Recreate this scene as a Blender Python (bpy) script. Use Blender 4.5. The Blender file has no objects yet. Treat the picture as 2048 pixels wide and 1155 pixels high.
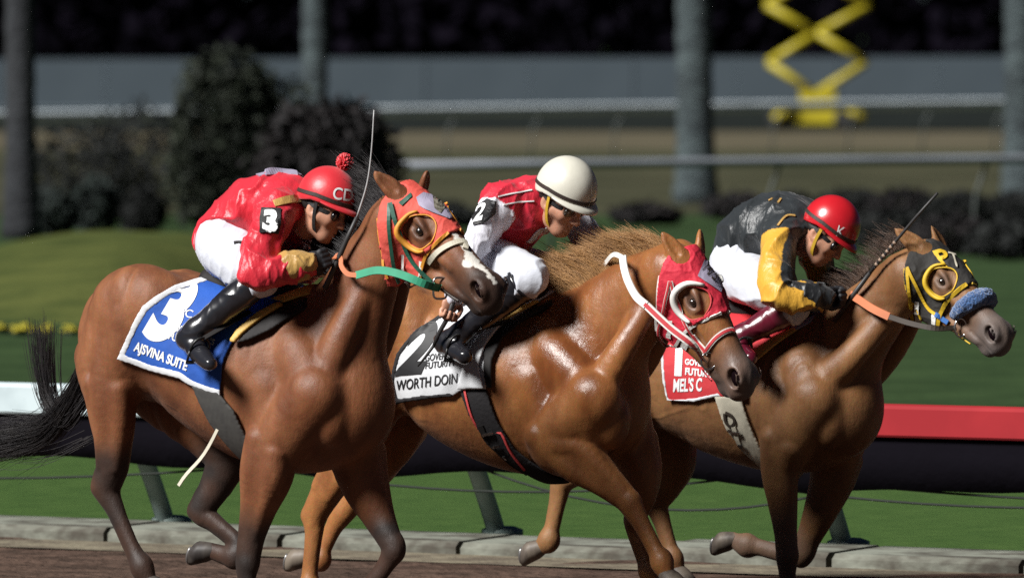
import bpy, bmesh, math, random
import numpy as np
from mathutils import Vector, Matrix
from mathutils.bvhtree import BVHTree

# ------------------------------------------------------------------ camera, sky, light
SC = bpy.context.scene
COL = SC.collection
F, CX, YH, D, H = 19200.0, 1024.0, 60.0, 40.0, 2.5      # focal length in photo pixels, principal x, horizon y, distance, eye height
cam_d = bpy.data.cameras.new('camera')
cam = bpy.data.objects.new('camera', cam_d)
COL.objects.link(cam)
SC.camera = cam
cam.location = (0, -D, H)
cam.rotation_euler = (math.pi / 2, 0, 0)
cam_d.sensor_width = 36.0
cam_d.lens = 36.0 * F / 2048.0
cam_d.shift_y = -(577.5 - YH) / 2048.0
cam_d.clip_start, cam_d.clip_end = 1.0, 3000.0
cam_d.dof.use_dof = True
cam_d.dof.focus_distance = 40.4
cam_d.dof.aperture_fstop = 4.4

SUN_V = Vector((-0.62, -0.47, 0.66)).normalized()          # towards the floodlight bank
world = bpy.data.worlds.new('World')
SC.world = world
world.use_nodes = True
wn = world.node_tree.nodes
sky_t = wn.new('ShaderNodeTexSky')
sky_t.sky_type = 'NISHITA'
sky_t.sun_disc = False
sky_t.sun_elevation = math.asin(SUN_V.z)
sky_t.sun_rotation = math.atan2(SUN_V.x, SUN_V.y)
sky_t.air_density, sky_t.dust_density, sky_t.ozone_density = 0.7, 0.0, 8.0
bg = wn['Background']
world.node_tree.links.new(sky_t.outputs[0], bg.inputs[0])
bg.inputs[1].default_value = 0.007
sun_d = bpy.data.lights.new('sun', 'SUN')
sun_d.energy = 5.0
sun_d.angle = math.radians(18.0)
sun_d.color = (1.0, 0.985, 0.955)
sun = bpy.data.objects.new('sun', sun_d)
COL.objects.link(sun)
sun.rotation_euler = (-SUN_V).to_track_quat('-Z', 'Y').to_euler()
sun.location = (-20, -30, 25)
SC.view_settings.view_transform = 'Standard'
SC.view_settings.look = 'None'
SC.view_settings.gamma = 1.0
SC.view_settings.exposure = 0.58
SC.cycles.use_denoising = False
SC.cycles.max_bounces = 5
SC.cycles.use_adaptive_sampling = False
SC.cycles.sample_clamp_indirect = 1.5
SC.cycles.sample_clamp_direct = 12.0
SC.cycles.caustics_reflective = False
SC.cycles.caustics_refractive = False

# ------------------------------------------------------------------ materials
def sr(r, g, b):
    """sRGB 0-255 to linear"""
    f = lambda c: (c / 255 / 12.92) if c / 255 <= 0.04045 else ((c / 255 + 0.055) / 1.055) ** 2.4
    return (f(r), f(g), f(b))

def mat(name, col, rough=0.6, col2=None, nscale=8.0, bump=0.0, bscale=60.0, spec=0.5, metal=0.0, coat=0.0,
        stretch=None, sheen=0.0, detail=4.0, bdist=0.01, sss=0.0, lo=0.38, hi=0.62):
    m = bpy.data.materials.new(name)
    m.use_nodes = True
    nt = m.node_tree
    b = nt.nodes['Principled BSDF']
    b.inputs['Roughness'].default_value = rough
    b.inputs['Specular IOR Level'].default_value = spec
    b.inputs['Metallic'].default_value = metal
    b.inputs['Coat Weight'].default_value = coat
    b.inputs['Coat Roughness'].default_value = 0.25
    b.inputs['Sheen Weight'].default_value = sheen
    if sss:
        b.inputs['Subsurface Weight'].default_value = sss
        b.inputs['Subsurface Radius'].default_value = (0.012, 0.005, 0.003)
    tc = nt.nodes.new('ShaderNodeTexCoord')
    mp = nt.nodes.new('ShaderNodeMapping')
    nt.links.new(tc.outputs['Object'], mp.inputs[0])
    if stretch:
        mp.inputs['Scale'].default_value = stretch
    no = nt.nodes.new('ShaderNodeTexNoise')
    no.inputs['Scale'].default_value = nscale
    no.inputs['Detail'].default_value = detail
    nt.links.new(mp.outputs[0], no.inputs['Vector'])
    cr = nt.nodes.new('ShaderNodeValToRGB')
    cr.color_ramp.elements[0].position = lo
    cr.color_ramp.elements[1].position = hi
    c2 = col2 if col2 else tuple(c * 0.82 for c in col)
    cr.color_ramp.elements[0].color = (*c2, 1)
    cr.color_ramp.elements[1].color = (*col, 1)
    nt.links.new(no.outputs['Fac'], cr.inputs[0])
    nt.links.new(cr.outputs[0], b.inputs['Base Color'])
    if bump:
        n2 = nt.nodes.new('ShaderNodeTexNoise')
        n2.inputs['Scale'].default_value = bscale
        n2.inputs['Detail'].default_value = 5
        nt.links.new(mp.outputs[0], n2.inputs['Vector'])
        bp = nt.nodes.new('ShaderNodeBump')
        bp.inputs['Strength'].default_value = bump
        bp.inputs['Distance'].default_value = bdist
        nt.links.new(n2.outputs['Fac'], bp.inputs['Height'])
        nt.links.new(bp.outputs[0], b.inputs['Normal'])
    return m

def coat_mat(name, col, col2, dark, rough=0.5, coat=0.0, spec=0.32):
    """horse hair coat: mottled brown, darkened by the mesh attribute 'points' (legs, muzzle)"""
    m = mat(name, col, rough, col2, nscale=5.0, bump=0.35, bscale=38.0, coat=coat, spec=spec, bdist=0.006, sheen=0.03, stretch=(1.6, 1.6, 0.7))
    nt = m.node_tree
    b = nt.nodes['Principled BSDF']
    src = b.inputs['Base Color'].links[0].from_socket
    hb = nt.nodes.new('ShaderNodeTexNoise'); hb.inputs['Scale'].default_value = 210.0; hb.inputs['Detail'].default_value = 3
    mpn = [n for n in nt.nodes if n.type == 'MAPPING'][0]
    nt.links.new(mpn.outputs[0], hb.inputs['Vector'])
    b2 = nt.nodes.new('ShaderNodeBump'); b2.inputs['Strength'].default_value = 0.45; b2.inputs['Distance'].default_value = 0.0025
    nt.links.new(hb.outputs['Fac'], b2.inputs['Height'])
    nt.links.new(b.inputs['Normal'].links[0].from_socket, b2.inputs['Normal'])
    nt.links.new(b2.outputs[0], b.inputs['Normal'])
    at = nt.nodes.new('ShaderNodeAttribute')
    at.attribute_name = 'points'
    fine = nt.nodes.new('ShaderNodeTexNoise')
    fine.inputs['Scale'].default_value = 160.0
    tc = [n for n in nt.nodes if n.type == 'MAPPING'][0]
    nt.links.new(tc.outputs[0], fine.inputs['Vector'])
    mf = nt.nodes.new('ShaderNodeMix'); mf.data_type = 'RGBA'; mf.blend_type = 'MULTIPLY'
    mf.inputs[0].default_value = 0.55
    nt.links.new(src, mf.inputs[6])
    nt.links.new(fine.outputs['Color'], mf.inputs[7])
    mx = nt.nodes.new('ShaderNodeMix'); mx.data_type = 'RGBA'
    nt.links.new(at.outputs['Fac'], mx.inputs[0])
    nt.links.new(mf.outputs[2], mx.inputs[6])
    mx.inputs[7].default_value = (*dark, 1)
    nt.links.new(mx.outputs[2], b.inputs['Base Color'])
    sw = nt.nodes.new('ShaderNodeAttribute'); sw.attribute_name = 'sweat'
    ms = nt.nodes.new('ShaderNodeMix'); ms.data_type = 'RGBA'; ms.blend_type = 'MULTIPLY'
    nt.links.new(sw.outputs['Fac'], ms.inputs[0])
    nt.links.new(mf.outputs[2], ms.inputs[6]); ms.inputs[7].default_value = (0.60, 0.50, 0.44, 1)
    nt.links.new(ms.outputs[2], mx.inputs[6])
    rm = nt.nodes.new('ShaderNodeMapRange')
    nt.links.new(sw.outputs['Fac'], rm.inputs['Value'])
    rm.inputs['To Min'].default_value = rough + 0.05; rm.inputs['To Max'].default_value = rough - 0.16
    nt.links.new(rm.outputs[0], b.inputs['Roughness'])
    at2 = nt.nodes.new('ShaderNodeAttribute')
    at2.attribute_name = 'blaze'
    m3 = nt.nodes.new('ShaderNodeMix'); m3.data_type = 'RGBA'
    nt.links.new(at2.outputs['Fac'], m3.inputs[0])
    nt.links.new(mx.outputs[2], m3.inputs[6])
    m3.inputs[7].default_value = (0.6, 0.57, 0.52, 1)
    nt.links.new(m3.outputs[2], b.inputs['Base Color'])
    return m

M = {}
M['grass'] = mat('turf_grass', (0.066, 0.118, 0.030), 0.9, (0.036, 0.076, 0.018), nscale=9, bump=0.6, bscale=60, stretch=(0.5, 2.5, 1), bdist=0.03, spec=0.1)
M['infield'] = mat('infield_ground', (0.036, 0.062, 0.024), 0.95, (0.022, 0.040, 0.016), nscale=1.2, bump=0.5, bscale=9, bdist=0.05, spec=0.05)  # darker than the turf: falloff of the track lights put into the colour
M['mound'] = mat('mound_grass', (0.078, 0.090, 0.026), 0.95, (0.046, 0.060, 0.018), nscale=1.5, bump=0.5, bscale=14, bdist=0.05, spec=0.05)
M['dirt'] = mat('track_dirt', (0.100, 0.064, 0.048), 0.95, (0.055, 0.036, 0.027), nscale=3.5, bump=1.0, bscale=14, bdist=0.05, spec=0.1)
M['far_dirt'] = mat('far_track_dirt', (0.105, 0.092, 0.062), 0.95, (0.08, 0.07, 0.046), nscale=0.4, spec=0.05)
M['verge'] = mat('far_verge_dark', (0.016, 0.020, 0.017), 0.95, (0.010, 0.012, 0.012), nscale=0.5, spec=0.05)
M['olive'] = mat('dry_grass', (0.062, 0.060, 0.036), 0.95, (0.036, 0.038, 0.022), nscale=0.5, spec=0.05)
M['concrete'] = mat('kerb_concrete', (0.21, 0.22, 0.18), 0.85, (0.055, 0.048, 0.036), nscale=7.0, bump=0.4, bscale=40, stretch=(0.6, 1, 1))
M['sand'] = mat('margin_sand', (0.20, 0.175, 0.125), 0.95, (0.12, 0.10, 0.075), nscale=4, bump=0.7, bscale=18, bdist=0.03, spec=0.1)
M['edge_shade'] = mat('grass_edge_shade', (0.022, 0.020, 0.016), 0.95, nscale=6, bump=0.5)  # near-black colour standing in for shadow along the grass edge
M['rail_red'] = mat('rail_red_paint', (0.30, 0.018, 0.023), 0.75, (0.26, 0.015, 0.020), nscale=3, spec=0.2)
M['rail_white'] = mat('rail_white_paint', (0.46, 0.54, 0.56), 0.55, (0.36, 0.43, 0.45), nscale=4)
M['far_white'] = mat('far_rail_white', (0.80, 0.88, 0.92), 0.5, nscale=1)
M['far_grey'] = mat('near_far_rail_grey', (0.30, 0.32, 0.36), 0.5, nscale=1)
M['skirt'] = mat('rail_skirt_black', (0.006, 0.005, 0.008), 0.95, nscale=3, bump=0.3, bscale=20, spec=0.05)
M['post'] = mat('rail_post_paint', (0.30, 0.38, 0.35), 0.5, (0.2, 0.28, 0.25), nscale=6)
M['cable'] = mat('cable_rubber', (0.008, 0.012, 0.008), 0.8)
M['wall_grey'] = mat('far_wall_grey', (0.145, 0.185, 0.215), 0.8, (0.125, 0.162, 0.19), nscale=0.3)
M['palm'] = mat('palm_bark', (0.058, 0.078, 0.082), 0.9, (0.020, 0.028, 0.032), nscale=3, bump=1.0, bscale=12, stretch=(1, 1, 2.5), bdist=0.05)
M['palm_dark'] = mat('palm_bark_dark', (0.020, 0.022, 0.026), 0.9, (0.010, 0.011, 0.014), nscale=3, bump=1.0, bscale=12, bdist=0.05)
M['frond'] = mat('palm_frond', (0.030, 0.055, 0.022), 0.7)
M['leaf'] = mat('shrub_leaf', (0.020, 0.027, 0.014), 0.8, (0.009, 0.013, 0.008), nscale=3)
M['leaf_red'] = mat('shrub_leaf_dark_red', (0.010, 0.007, 0.0075), 0.9, (0.005, 0.004, 0.005), nscale=3)
M['leaf_dark'] = mat('shrub_leaf_dark', (0.0075, 0.0095, 0.0085), 0.9, (0.004, 0.005, 0.005), nscale=3)
M['leaf_teal'] = mat('shrub_leaf_teal', (0.016, 0.026, 0.021), 0.9, (0.007, 0.012, 0.011), nscale=3)
M['stem'] = mat('shrub_stem', (0.020, 0.016, 0.012), 0.9)
M['lift_yellow'] = mat('lift_yellow_paint', (0.40, 0.33, 0.012), 0.5, (0.34, 0.28, 0.01), nscale=2)
M['tyre'] = mat('tyre_rubber', (0.012, 0.012, 0.012), 0.8)
M['flower'] = mat('flower_yellow', (0.42, 0.36, 0.02), 0.7)

# ------------------------------------------------------------------ object helpers
def link(name, me, m=None, parent=None):
    o = bpy.data.objects.new(name, me)
    COL.objects.link(o)
    if m is not None and me is not None:
        me.materials.clear()
        me.materials.append(m)
    if parent is not None:
        o.parent = parent
    return o

def tag(o, label=None, cat=None, group=None, kind=None):
    if label: o['label'] = label
    if cat: o['category'] = cat
    if group: o['group'] = group
    if kind: o['kind'] = kind
    return o

def thing(name, label, cat, loc=(0, 0, 0), rz=0.0, group=None):
    o = bpy.data.objects.new(name, None)
    COL.objects.link(o)
    o.location = loc
    o.rotation_euler = (0, 0, rz)
    o.empty_display_size = 0.1
    return tag(o, label, cat, group)

def mesh(name, verts, faces, smooth=True):
    me = bpy.data.meshes.new(name)
    me.from_pydata([tuple(map(float, v)) for v in verts], [], faces)
    if smooth:
        me.polygons.foreach_set('use_smooth', np.ones(len(me.polygons), dtype=bool))
    me.update()
    return me

def np_mesh(name, V, Q, smooth=True):
    """fast mesh from numpy verts (n,3) and quads (m,4)"""
    me = bpy.data.meshes.new(name)
    me.vertices.add(len(V))
    me.vertices.foreach_set('co', V.astype(np.float32).ravel())
    me.loops.add(Q.size)
    me.loops.foreach_set('vertex_index', Q.astype(np.int32).ravel())
    me.polygons.add(len(Q))
    me.polygons.foreach_set('loop_start', np.arange(0, Q.size, 4, dtype=np.int32))
    me.polygons.foreach_set('loop_total', np.full(len(Q), 4, dtype=np.int32))
    me.update(calc_edges=True)
    if smooth:
        me.polygons.foreach_set('use_smooth', np.ones(len(Q), dtype=bool))
    me.validate()
    return me

class MB:
    """collects simple shapes into one mesh"""
    def __init__(self):
        self.v, self.f = [], []
    def add(self, vs, fs):
        n = len(self.v)
        self.v += [tuple(map(float, x)) for x in vs]
        self.f += [tuple(i + n for i in f) for f in fs]
    def box(self, c, s, R=None):
        c = np.array(c, float); s = np.array(s, float) / 2
        R = np.eye(3) if R is None else np.array(R)
        vs = [c + R @ (s * np.array(q)) for q in ((-1,-1,-1),(1,-1,-1),(1,1,-1),(-1,1,-1),(-1,-1,1),(1,-1,1),(1,1,1),(-1,1,1))]
        self.add(vs, [(0,3,2,1),(4,5,6,7),(0,1,5,4),(1,2,6,5),(2,3,7,6),(3,0,4,7)])
    def tube(self, pts, rad, n=8, caps=True):
        pts = [np.array(p, float) for p in pts]
        rad = list(rad) if hasattr(rad, '__len__') else [rad] * len(pts)
        ref = None
        vs, fs = [], []
        for i, p in enumerate(pts):
            t = pts[min(i + 1, len(pts) - 1)] - pts[max(i - 1, 0)]
            t = t / (np.linalg.norm(t) + 1e-9)
            if ref is None:
                ref = np.array((0, 0, 1.0)) if abs(t[2]) < 0.9 else np.array((1.0, 0, 0))
            a = np.cross(t, ref); a /= np.linalg.norm(a) + 1e-9
            b = np.cross(a, t); ref = b
            for k in range(n):
                q = 2 * math.pi * k / n
                vs.append(p + rad[i] * (math.cos(q) * a + math.sin(q) * b))
        for i in range(len(pts) - 1):
            for k in range(n):
                k2 = (k + 1) % n
                fs.append((i*n+k, i*n+k2, (i+1)*n+k2, (i+1)*n+k))
        if caps:
            fs.append(tuple(range(n - 1, -1, -1)))
            fs.append(tuple((len(pts) - 1) * n + k for k in range(n)))
        self.add(vs, fs)
    def lathe(self, prof, n=16, c=(0, 0, 0), R=None, sy=1.0):
        """profile [(r,z)] about z, optional frame"""
        R = np.eye(3) if R is None else np.array(R)
        vs, fs = [], []
        for r, z in prof:
            for k in range(n):
                q = 2 * math.pi * k / n
                vs.append(np.array(c) + R @ np.array((r * math.cos(q), sy * r * math.sin(q), z)))
        for i in range(len(prof) - 1):
            for k in range(n):
                k2 = (k + 1) % n
                fs.append((i*n+k, i*n+k2, (i+1)*n+k2, (i+1)*n+k))
        fs.append(tuple(range(n - 1, -1, -1)))
        fs.append(tuple((len(prof) - 1) * n + k for k in range(n)))
        self.add(vs, fs)
    def build(self, name, m, parent=None, smooth=True):
        return link(name, mesh(name, self.v, self.f, smooth), m, parent)

def catmull(P, n=4):
    P = np.array(P, float)
    Q = np.vstack([2 * P[0] - P[1], P, 2 * P[-1] - P[-2]])
    out = []
    for i in range(1, len(Q) - 2):
        p0, p1, p2, p3 = Q[i-1], Q[i], Q[i+1], Q[i+2]
        for t in np.arange(n) / n:
            out.append(0.5 * ((2*p1) + (-p0+p2)*t + (2*p0-5*p1+4*p2-p3)*t*t + (-p0+3*p1-3*p2+p3)*t**3))
    out.append(P[-1])
    return np.array(out)

def at_ground(px, py, z=0.0):
    d = (H - z) * F / (py - YH)
    return np.array(((px - CX) * d / F, d - D, z))
def at_depth(px, py, d):
    return np.array(((px - CX) * d / F, d - D, H - (py - YH) * d / F))

# ------------------------------------------------------------------ the place: ground, rail, infield
RA = math.radians(33.0)
rh = np.array((math.cos(RA), -math.sin(RA), 0.0))          # along the rail, to the right and nearer
rn = np.array((math.sin(RA), math.cos(RA), 0.0))           # across the rail, away from the track
RB = at_ground(1000, 1106)                                  # foot of the middle rail post

def strip(name, n0, n1, z, m, s0=-90.0, s1=90.0, seg=1):
    vs = [RB * (1, 1, 0) + rh * s + rn * q + np.array((0, 0, z)) for s in np.linspace(s0, s1, seg + 1) for q in (n0, n1)]
    fs = [(2*i, 2*i+2, 2*i+3, 2*i+1) for i in range(seg)]
    return link(name, mesh(name, vs, fs, False), m)

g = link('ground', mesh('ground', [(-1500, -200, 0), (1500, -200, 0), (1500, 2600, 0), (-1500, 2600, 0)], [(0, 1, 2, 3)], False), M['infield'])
tag(g, kind='structure')
# dirt track, slightly rolled surface
rng = np.random.RandomState(4)
nx, ny = 240, 60
vs, fs = [], []
for j in range(ny + 1):
    for i in range(nx + 1):
        s = -32 + 64 * i / nx
        q = -22 + 21.8 * j / ny
        p = RB * (1, 1, 0) + rh * s + rn * q
        z = 0.024 + 0.012 * math.sin(s * 3.1 + q * 5) * math.sin(q * 7.3) * (1 if 0 < j < ny else 0) + rng.uniform(-.004, .006)
        vs.append((p[0], p[1], z))
for j in range(ny):
    for i in range(nx):
        a = j * (nx + 1) + i
        fs.append((a, a + 1, a + nx + 2, a + nx + 1))
tag(link('dirt_track', mesh('dirt_track', vs, fs), M['dirt']), kind='structure')
tag(strip('sand_margin', -1.25, -0.58, 0.030, M['sand']), kind='structure')
tag(strip('turf', 0.55, 13.0, 0.008, M['grass']), kind='structure')
tag(strip('soil_edge', -0.12, 0.75, 0.012, M['edge_shade']), kind='structure')  # painted shadow of the grass edge behind the kerb

# kerb of separate concrete blocks with dark joints at the posts
kerb = thing('concrete_kerb', 'low pale concrete kerb at the foot of the rail posts', 'kerb', tuple(RB), -RA)
kp = [(-0.62, 0), (-0.62, 0.06), (-0.59, 0.085), (-0.15, 0.10), (-0.12, 0.08), (-0.12, 0)]
L = 1.02
kv, kf = [], []
for s in (0.0, L - 0.03):
    kv += [(s, q, z) for q, z in kp]
n = len(kp)
kf = [(i, (i + 1) % n, n + (i + 1) % n, n + i) for i in range(n)] + [tuple(range(n - 1, -1, -1)), tuple(range(n, 2 * n))]
kb_me = mesh('kerb_block', kv, kf, False)
kb_me.materials.append(M['concrete'])
for i in range(-8, 8):
    b = bpy.data.objects.new('kerb_block', kb_me)
    COL.objects.link(b)
    b.parent = kerb
    b.location = (i * L + 0.18, 0.002 * ((i * 7) % 5), 0.004 * ((i * 3) % 4))

# running rail: red and white top sections on goose-neck posts with a black skirt
rail = thing('running_rail', 'red and white inside running rail with black skirt on slanted green posts', 'rail', tuple(RB), -RA)
def rail_piece(s0, s1, m, name='rail_section'):
    prof = [(-0.500, 0.630), (-0.508, 0.640), (-0.508, 0.760), (-0.500, 0.776), (-0.480, 0.782), (-0.30, 0.775), (-0.30, 0.755), (-0.475, 0.762), (-0.490, 0.75), (-0.490, 0.630)]
    v = [(s, q, z) for s in (s0, s1) for q, z in prof]
    n = len(prof)
    f = [(i, (i + 1) % n, n + (i + 1) % n, n + i) for i in range(n)] + [tuple(range(n - 1, -1, -1)), tuple(range(n, 2 * n))]
    return link(name, mesh(name, v, f, False), m, rail)
rail_piece(-14, -7.003, M['rail_red']); rail_piece(-7, -1.103, M['rail_white']); rail_piece(-1.1, 9, M['rail_red'])
sv, sf = [], []
ns = 150
for i in range(ns + 1):
    s = -14 + 23 * i / ns
    low = 0.395 + 0.022 * math.sin(s * 2.1) + 0.012 * math.sin(s * 5.3 + 1)
    for q, z in ((-0.478, 0.70), (-0.470, 0.55), (-0.455 + 0.01 * math.sin(s * 9), low), (-0.447 + 0.01 * math.sin(s * 9), low), (-0.460, 0.55), (-0.468, 0.70)):
        sv.append((s, q, z))
for i in range(ns):
    for k in range(5):
        a = i * 6 + k
        sf.append((a, a + 1, a + 7, a + 6))
link('skirt', mesh('skirt', sv, sf), M['skirt'], rail)
for k in range(-4, 5):
    s = k * 1.93
    mb = MB()
    mb.tube(catmull([(s, 0.02, 0.0), (s, -0.06, 0.16), (s, -0.20, 0.40), (s, -0.33, 0.60), (s, -0.40, 0.76)], 4), 0.044, 10)
    po = mb.build('post', M['post'], rail)
    mb = MB()
    mb.lathe([(0.10, 0.085), (0.10, 0.115), (0.06, 0.13)], 12, (s, 0.02, 0))
    mb.build('base_plate', M['post'], po)
for k, (a, b, sag) in enumerate([(-5.5, -1.0, 0.12), (-1.2, 1.6, 0.10), (0.2, 2.3, 0.16), (1.4, 4.5, 0.10), (2.0, 5.2, 0.06)]):
    mb = MB()
    mb.tube([(a + (b - a) * t, -0.43, 0.42 - 4 * sag * t * (1 - t)) for t in np.linspace(0, 1, 14)], 0.006, 5)
    mb.build('cable', M['cable'], rail)

# far rails
def far_rail(name, label, pa, pb, top, thick, m, pxend):
    (xa, ya), (xb, yb) = pa, pb
    A = at_ground(xa, ya, top); B = at_ground(xb, yb, top)
    u = (B - A) / (xb - xa)
    A2 = A + u * (pxend[0] - xa); B2 = A + u * (pxend[1] - xa)
    base = (A2 + B2) / 2
    t = thing(name, label, 'rail', (base[0], base[1], 0))
    d = B2 - A2; Ln = np.linalg.norm(d); d /= Ln
    ang = math.atan2(d[1], d[0])
    t.rotation_euler = (0, 0, ang)
    mb = MB()
    nseg = 10
    mb.tube([(x, 0, top - thick / 2) for x in np.linspace(-Ln / 2, Ln / 2, nseg)], thick / 2, 10)
    mb.build('top_bar', m, t)
    k = int(Ln / 3.0)
    for i in range(k + 1):
        x = -Ln / 2 + i * 3.0
        mb = MB()
        mb.tube([(x, 0.25, 0), (x, 0.18, top * 0.6), (x, 0.0, top - thick)], 0.022, 6)
        mb.build('post', M['far_post'], t)
    return t
M['far_post'] = mat('far_post_grey', (0.075, 0.085, 0.08), 0.7)
far_rail('far_rail', 'bright white rail across the far side of the track', (730, 213), (2010, 197), 1.1, 0.19, M['far_white'], (-2600, 4700))
far_rail('far_rail', 'dull grey white rail in front of the far dirt stretch', (800, 322), (1950, 310), 1.1, 0.10, M['far_grey'], (690, 4700))

def ground_poly(name, pts, z, m, kind='structure'):
    vs = [at_ground(px, py) * (1, 1, 0) + np.array((0, 0, z)) for px, py in pts]
    return tag(link(name, mesh(name, vs, [tuple(range(len(vs)))], False), m), kind=kind)
ground_poly('far_track', [(-3000, 302), (5000, 302), (5000, 264), (-3000, 264)], 0.012, M['far_dirt'])
ground_poly('far_verge', [(-3000, 263), (5000, 263), (5000, 205), (-3000, 205)], 0.010, M['verge'])
ground_poly('dry_grass', [(-3000, 430), (5000, 430), (5000, 305), (-3000, 305)], 0.008, M['olive'])

# low grey far wall of panels
w0_, w1_ = at_ground(-300, 221), at_ground(2400, 212)
wa, wb = w0_ - (w1_ - w0_) * 0.9, w1_ + (w1_ - w0_) * 0.9
wall = thing('far_wall', 'long low grey wall beyond the far rail', 'wall', tuple(wa), math.atan2(wb[1] - wa[1], wb[0] - wa[0]))
WL = float(np.linalg.norm(wb - wa))
pw = 3.6
npan = int(WL / pw)
mb = MB(); mb.box((pw / 2, 0, 0.78), (pw - 0.03, 0.15, 1.56)); pan = mesh('panel', mb.v, mb.f, False); pan.materials.append(M['wall_grey'])
for i in range(npan + 1):
    o = bpy.data.objects.new('panel', pan)
    COL.objects.link(o); o.parent = wall; o.location = (i * pw, 0.01 * (i % 2), 0.0); o.scale = (1, 1, 0.97 + 0.12 * i / npan)
mb = MB(); mb.box((WL / 2, 0.1, 0.03), (WL, 0.4, 0.06)); mb.build('footing', M['wall_grey'], wall)

# scissor lift
lg = at_depth(1632, 0, 236)
lift = thing('scissor_lift', 'yellow scissor lift raised in front of the far grey wall', 'lift', (lg[0], lg[1], 0))
pm = 236 / F
X = lambda px: (px - 1632) * pm
Z = lambda py: H - (py - YH) * pm
mb = MB(); mb.box((X(1622), 0, Z(230)), (150 * pm, 1.1, 46 * pm)); base = mb.build('base', M['lift_yellow'], lift, False)
bm = bmesh.new(); bm.from_mesh(base.data); bmesh.ops.bevel(bm, geom=bm.edges[:], offset=0.08, segments=2, affect='EDGES'); bm.to_mesh(base.data); bm.free()
mb = MB(); mb.box((X(1635), 0, Z(196)), (70 * pm, 1.0, 30 * pm)); mb.build('mast_foot', M['lift_yellow'], lift, False)
for k, px in enumerate((1560, 1690)):
    for y in (-0.55, 0.55):
        mb = MB(); mb.lathe([(0.12, -0.10), (0.26, -0.10), (0.30, -0.05), (0.30, 0.05), (0.26, 0.10), (0.12, 0.10)], 16, (X(px), y, 0.30), ((1, 0, 0), (0, 0, -1), (0, 1, 0)))
        mb.build('wheel', M['tyre'], lift)
for s in (-1, 1):
    mb = MB(); mb.tube([(X(1690 if s > 0 else 1585), -0.62, Z(212)), (X(1728 if s > 0 else 1548), -0.7, Z(238))], 0.12, 8); mb.build('outrigger', M['lift_yellow'], lift)
levels = [(1632, 186), (0, 125), (1632, 66), (0, 10), (1632, -50), (0, -110)]
for y in (-0.38, 0.38):
    for (a, b, c) in [((1632, 188), (1536, 125), (1632, 66)), ((1632, 188), (1732, 125), (1632, 66)), ((1632, 66), (1532, 10), (1632, -48)), ((1632, 66), (1738, 10), (1632, -48))]:
        for p, q in ((a, b), (b, c)):
            mb = MB(); mb.tube([(X(p[0]), y, Z(p[1])), (X(q[0]), y, Z(q[1]))], 0.095, 8); mb.build('scissor_arm', M['lift_yellow'], lift)
mb = MB(); mb.box((0, 0, Z(-60)), (2.6, 1.3, 0.2)); mb.build('platform', M['lift_yellow'], lift, False)

# vegetation ---------------------------------------------------------------
def leaf_cloud(name, lobes, count, size, m, parent, seed, droop=0.0):
    r = np.random.RandomState(seed)
    vs, fs = [], []
    vol = np.array([a * b * c for _, (a, b, c) in lobes]); vol = vol / vol.sum()
    for (c, rad), share in zip(lobes, vol):
        nn = int(count * share) + 8
        d = r.normal(size=(nn, 3)); d /= np.linalg.norm(d, axis=1)[:, None]
        rr = r.uniform(0.35, 1.0, nn) ** 0.45 * r.uniform(0.85, 1.12, nn)
        P = np.array(c) + d * rr[:, None] * np.array(rad)
        for p in P:
            if p[2] < 0.02: continue
            a = r.normal(size=3); a /= np.linalg.norm(a)
            b = np.cross(a, r.normal(size=3)); b /= np.linalg.norm(b)
            s = size * r.uniform(0.6, 1.4)
            n0 = len(vs)
            vs += [p - a * s, p + b * s * 0.45, p + a * s, p - b * s * 0.45]
            fs.append((n0, n0 + 1, n0 + 2, n0 + 3))
    return link(name, mesh(name, vs, fs, False), m, parent)

def shrub(name, label, cat, px, py, lobes_px, m, count, size, seed, group=None):
    """base pixel on the ground; lobes as (dx px, up px, rx px, rz px)"""
    b = at_ground(px, py)
    s = (b[1] + D) / F
    t = thing(name, label, cat, tuple(b), 0, group)
    lobes = [((dx * s, 0.15 * (i % 3 - 1), up * s), (rx * s, rx * s * 0.9, rz * s)) for i, (dx, up, rx, rz) in enumerate(lobes_px)]
    leaf_cloud('crown', lobes, count, size, m, t, seed)
    mb = MB()
    for dx, up, rx, rz in lobes_px[:4]:
        mb.tube(catmull([(0.02 * dx * s, 0, 0), (dx * s * 0.4, 0.03, up * s * 0.5), (dx * s, 0, up * s)], 3), [0.06, 0.05, 0.045, 0.04, 0.03, 0.025, 0.015], 6)
    mb.build('trunk', M['stem'], t)
    return t

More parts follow.
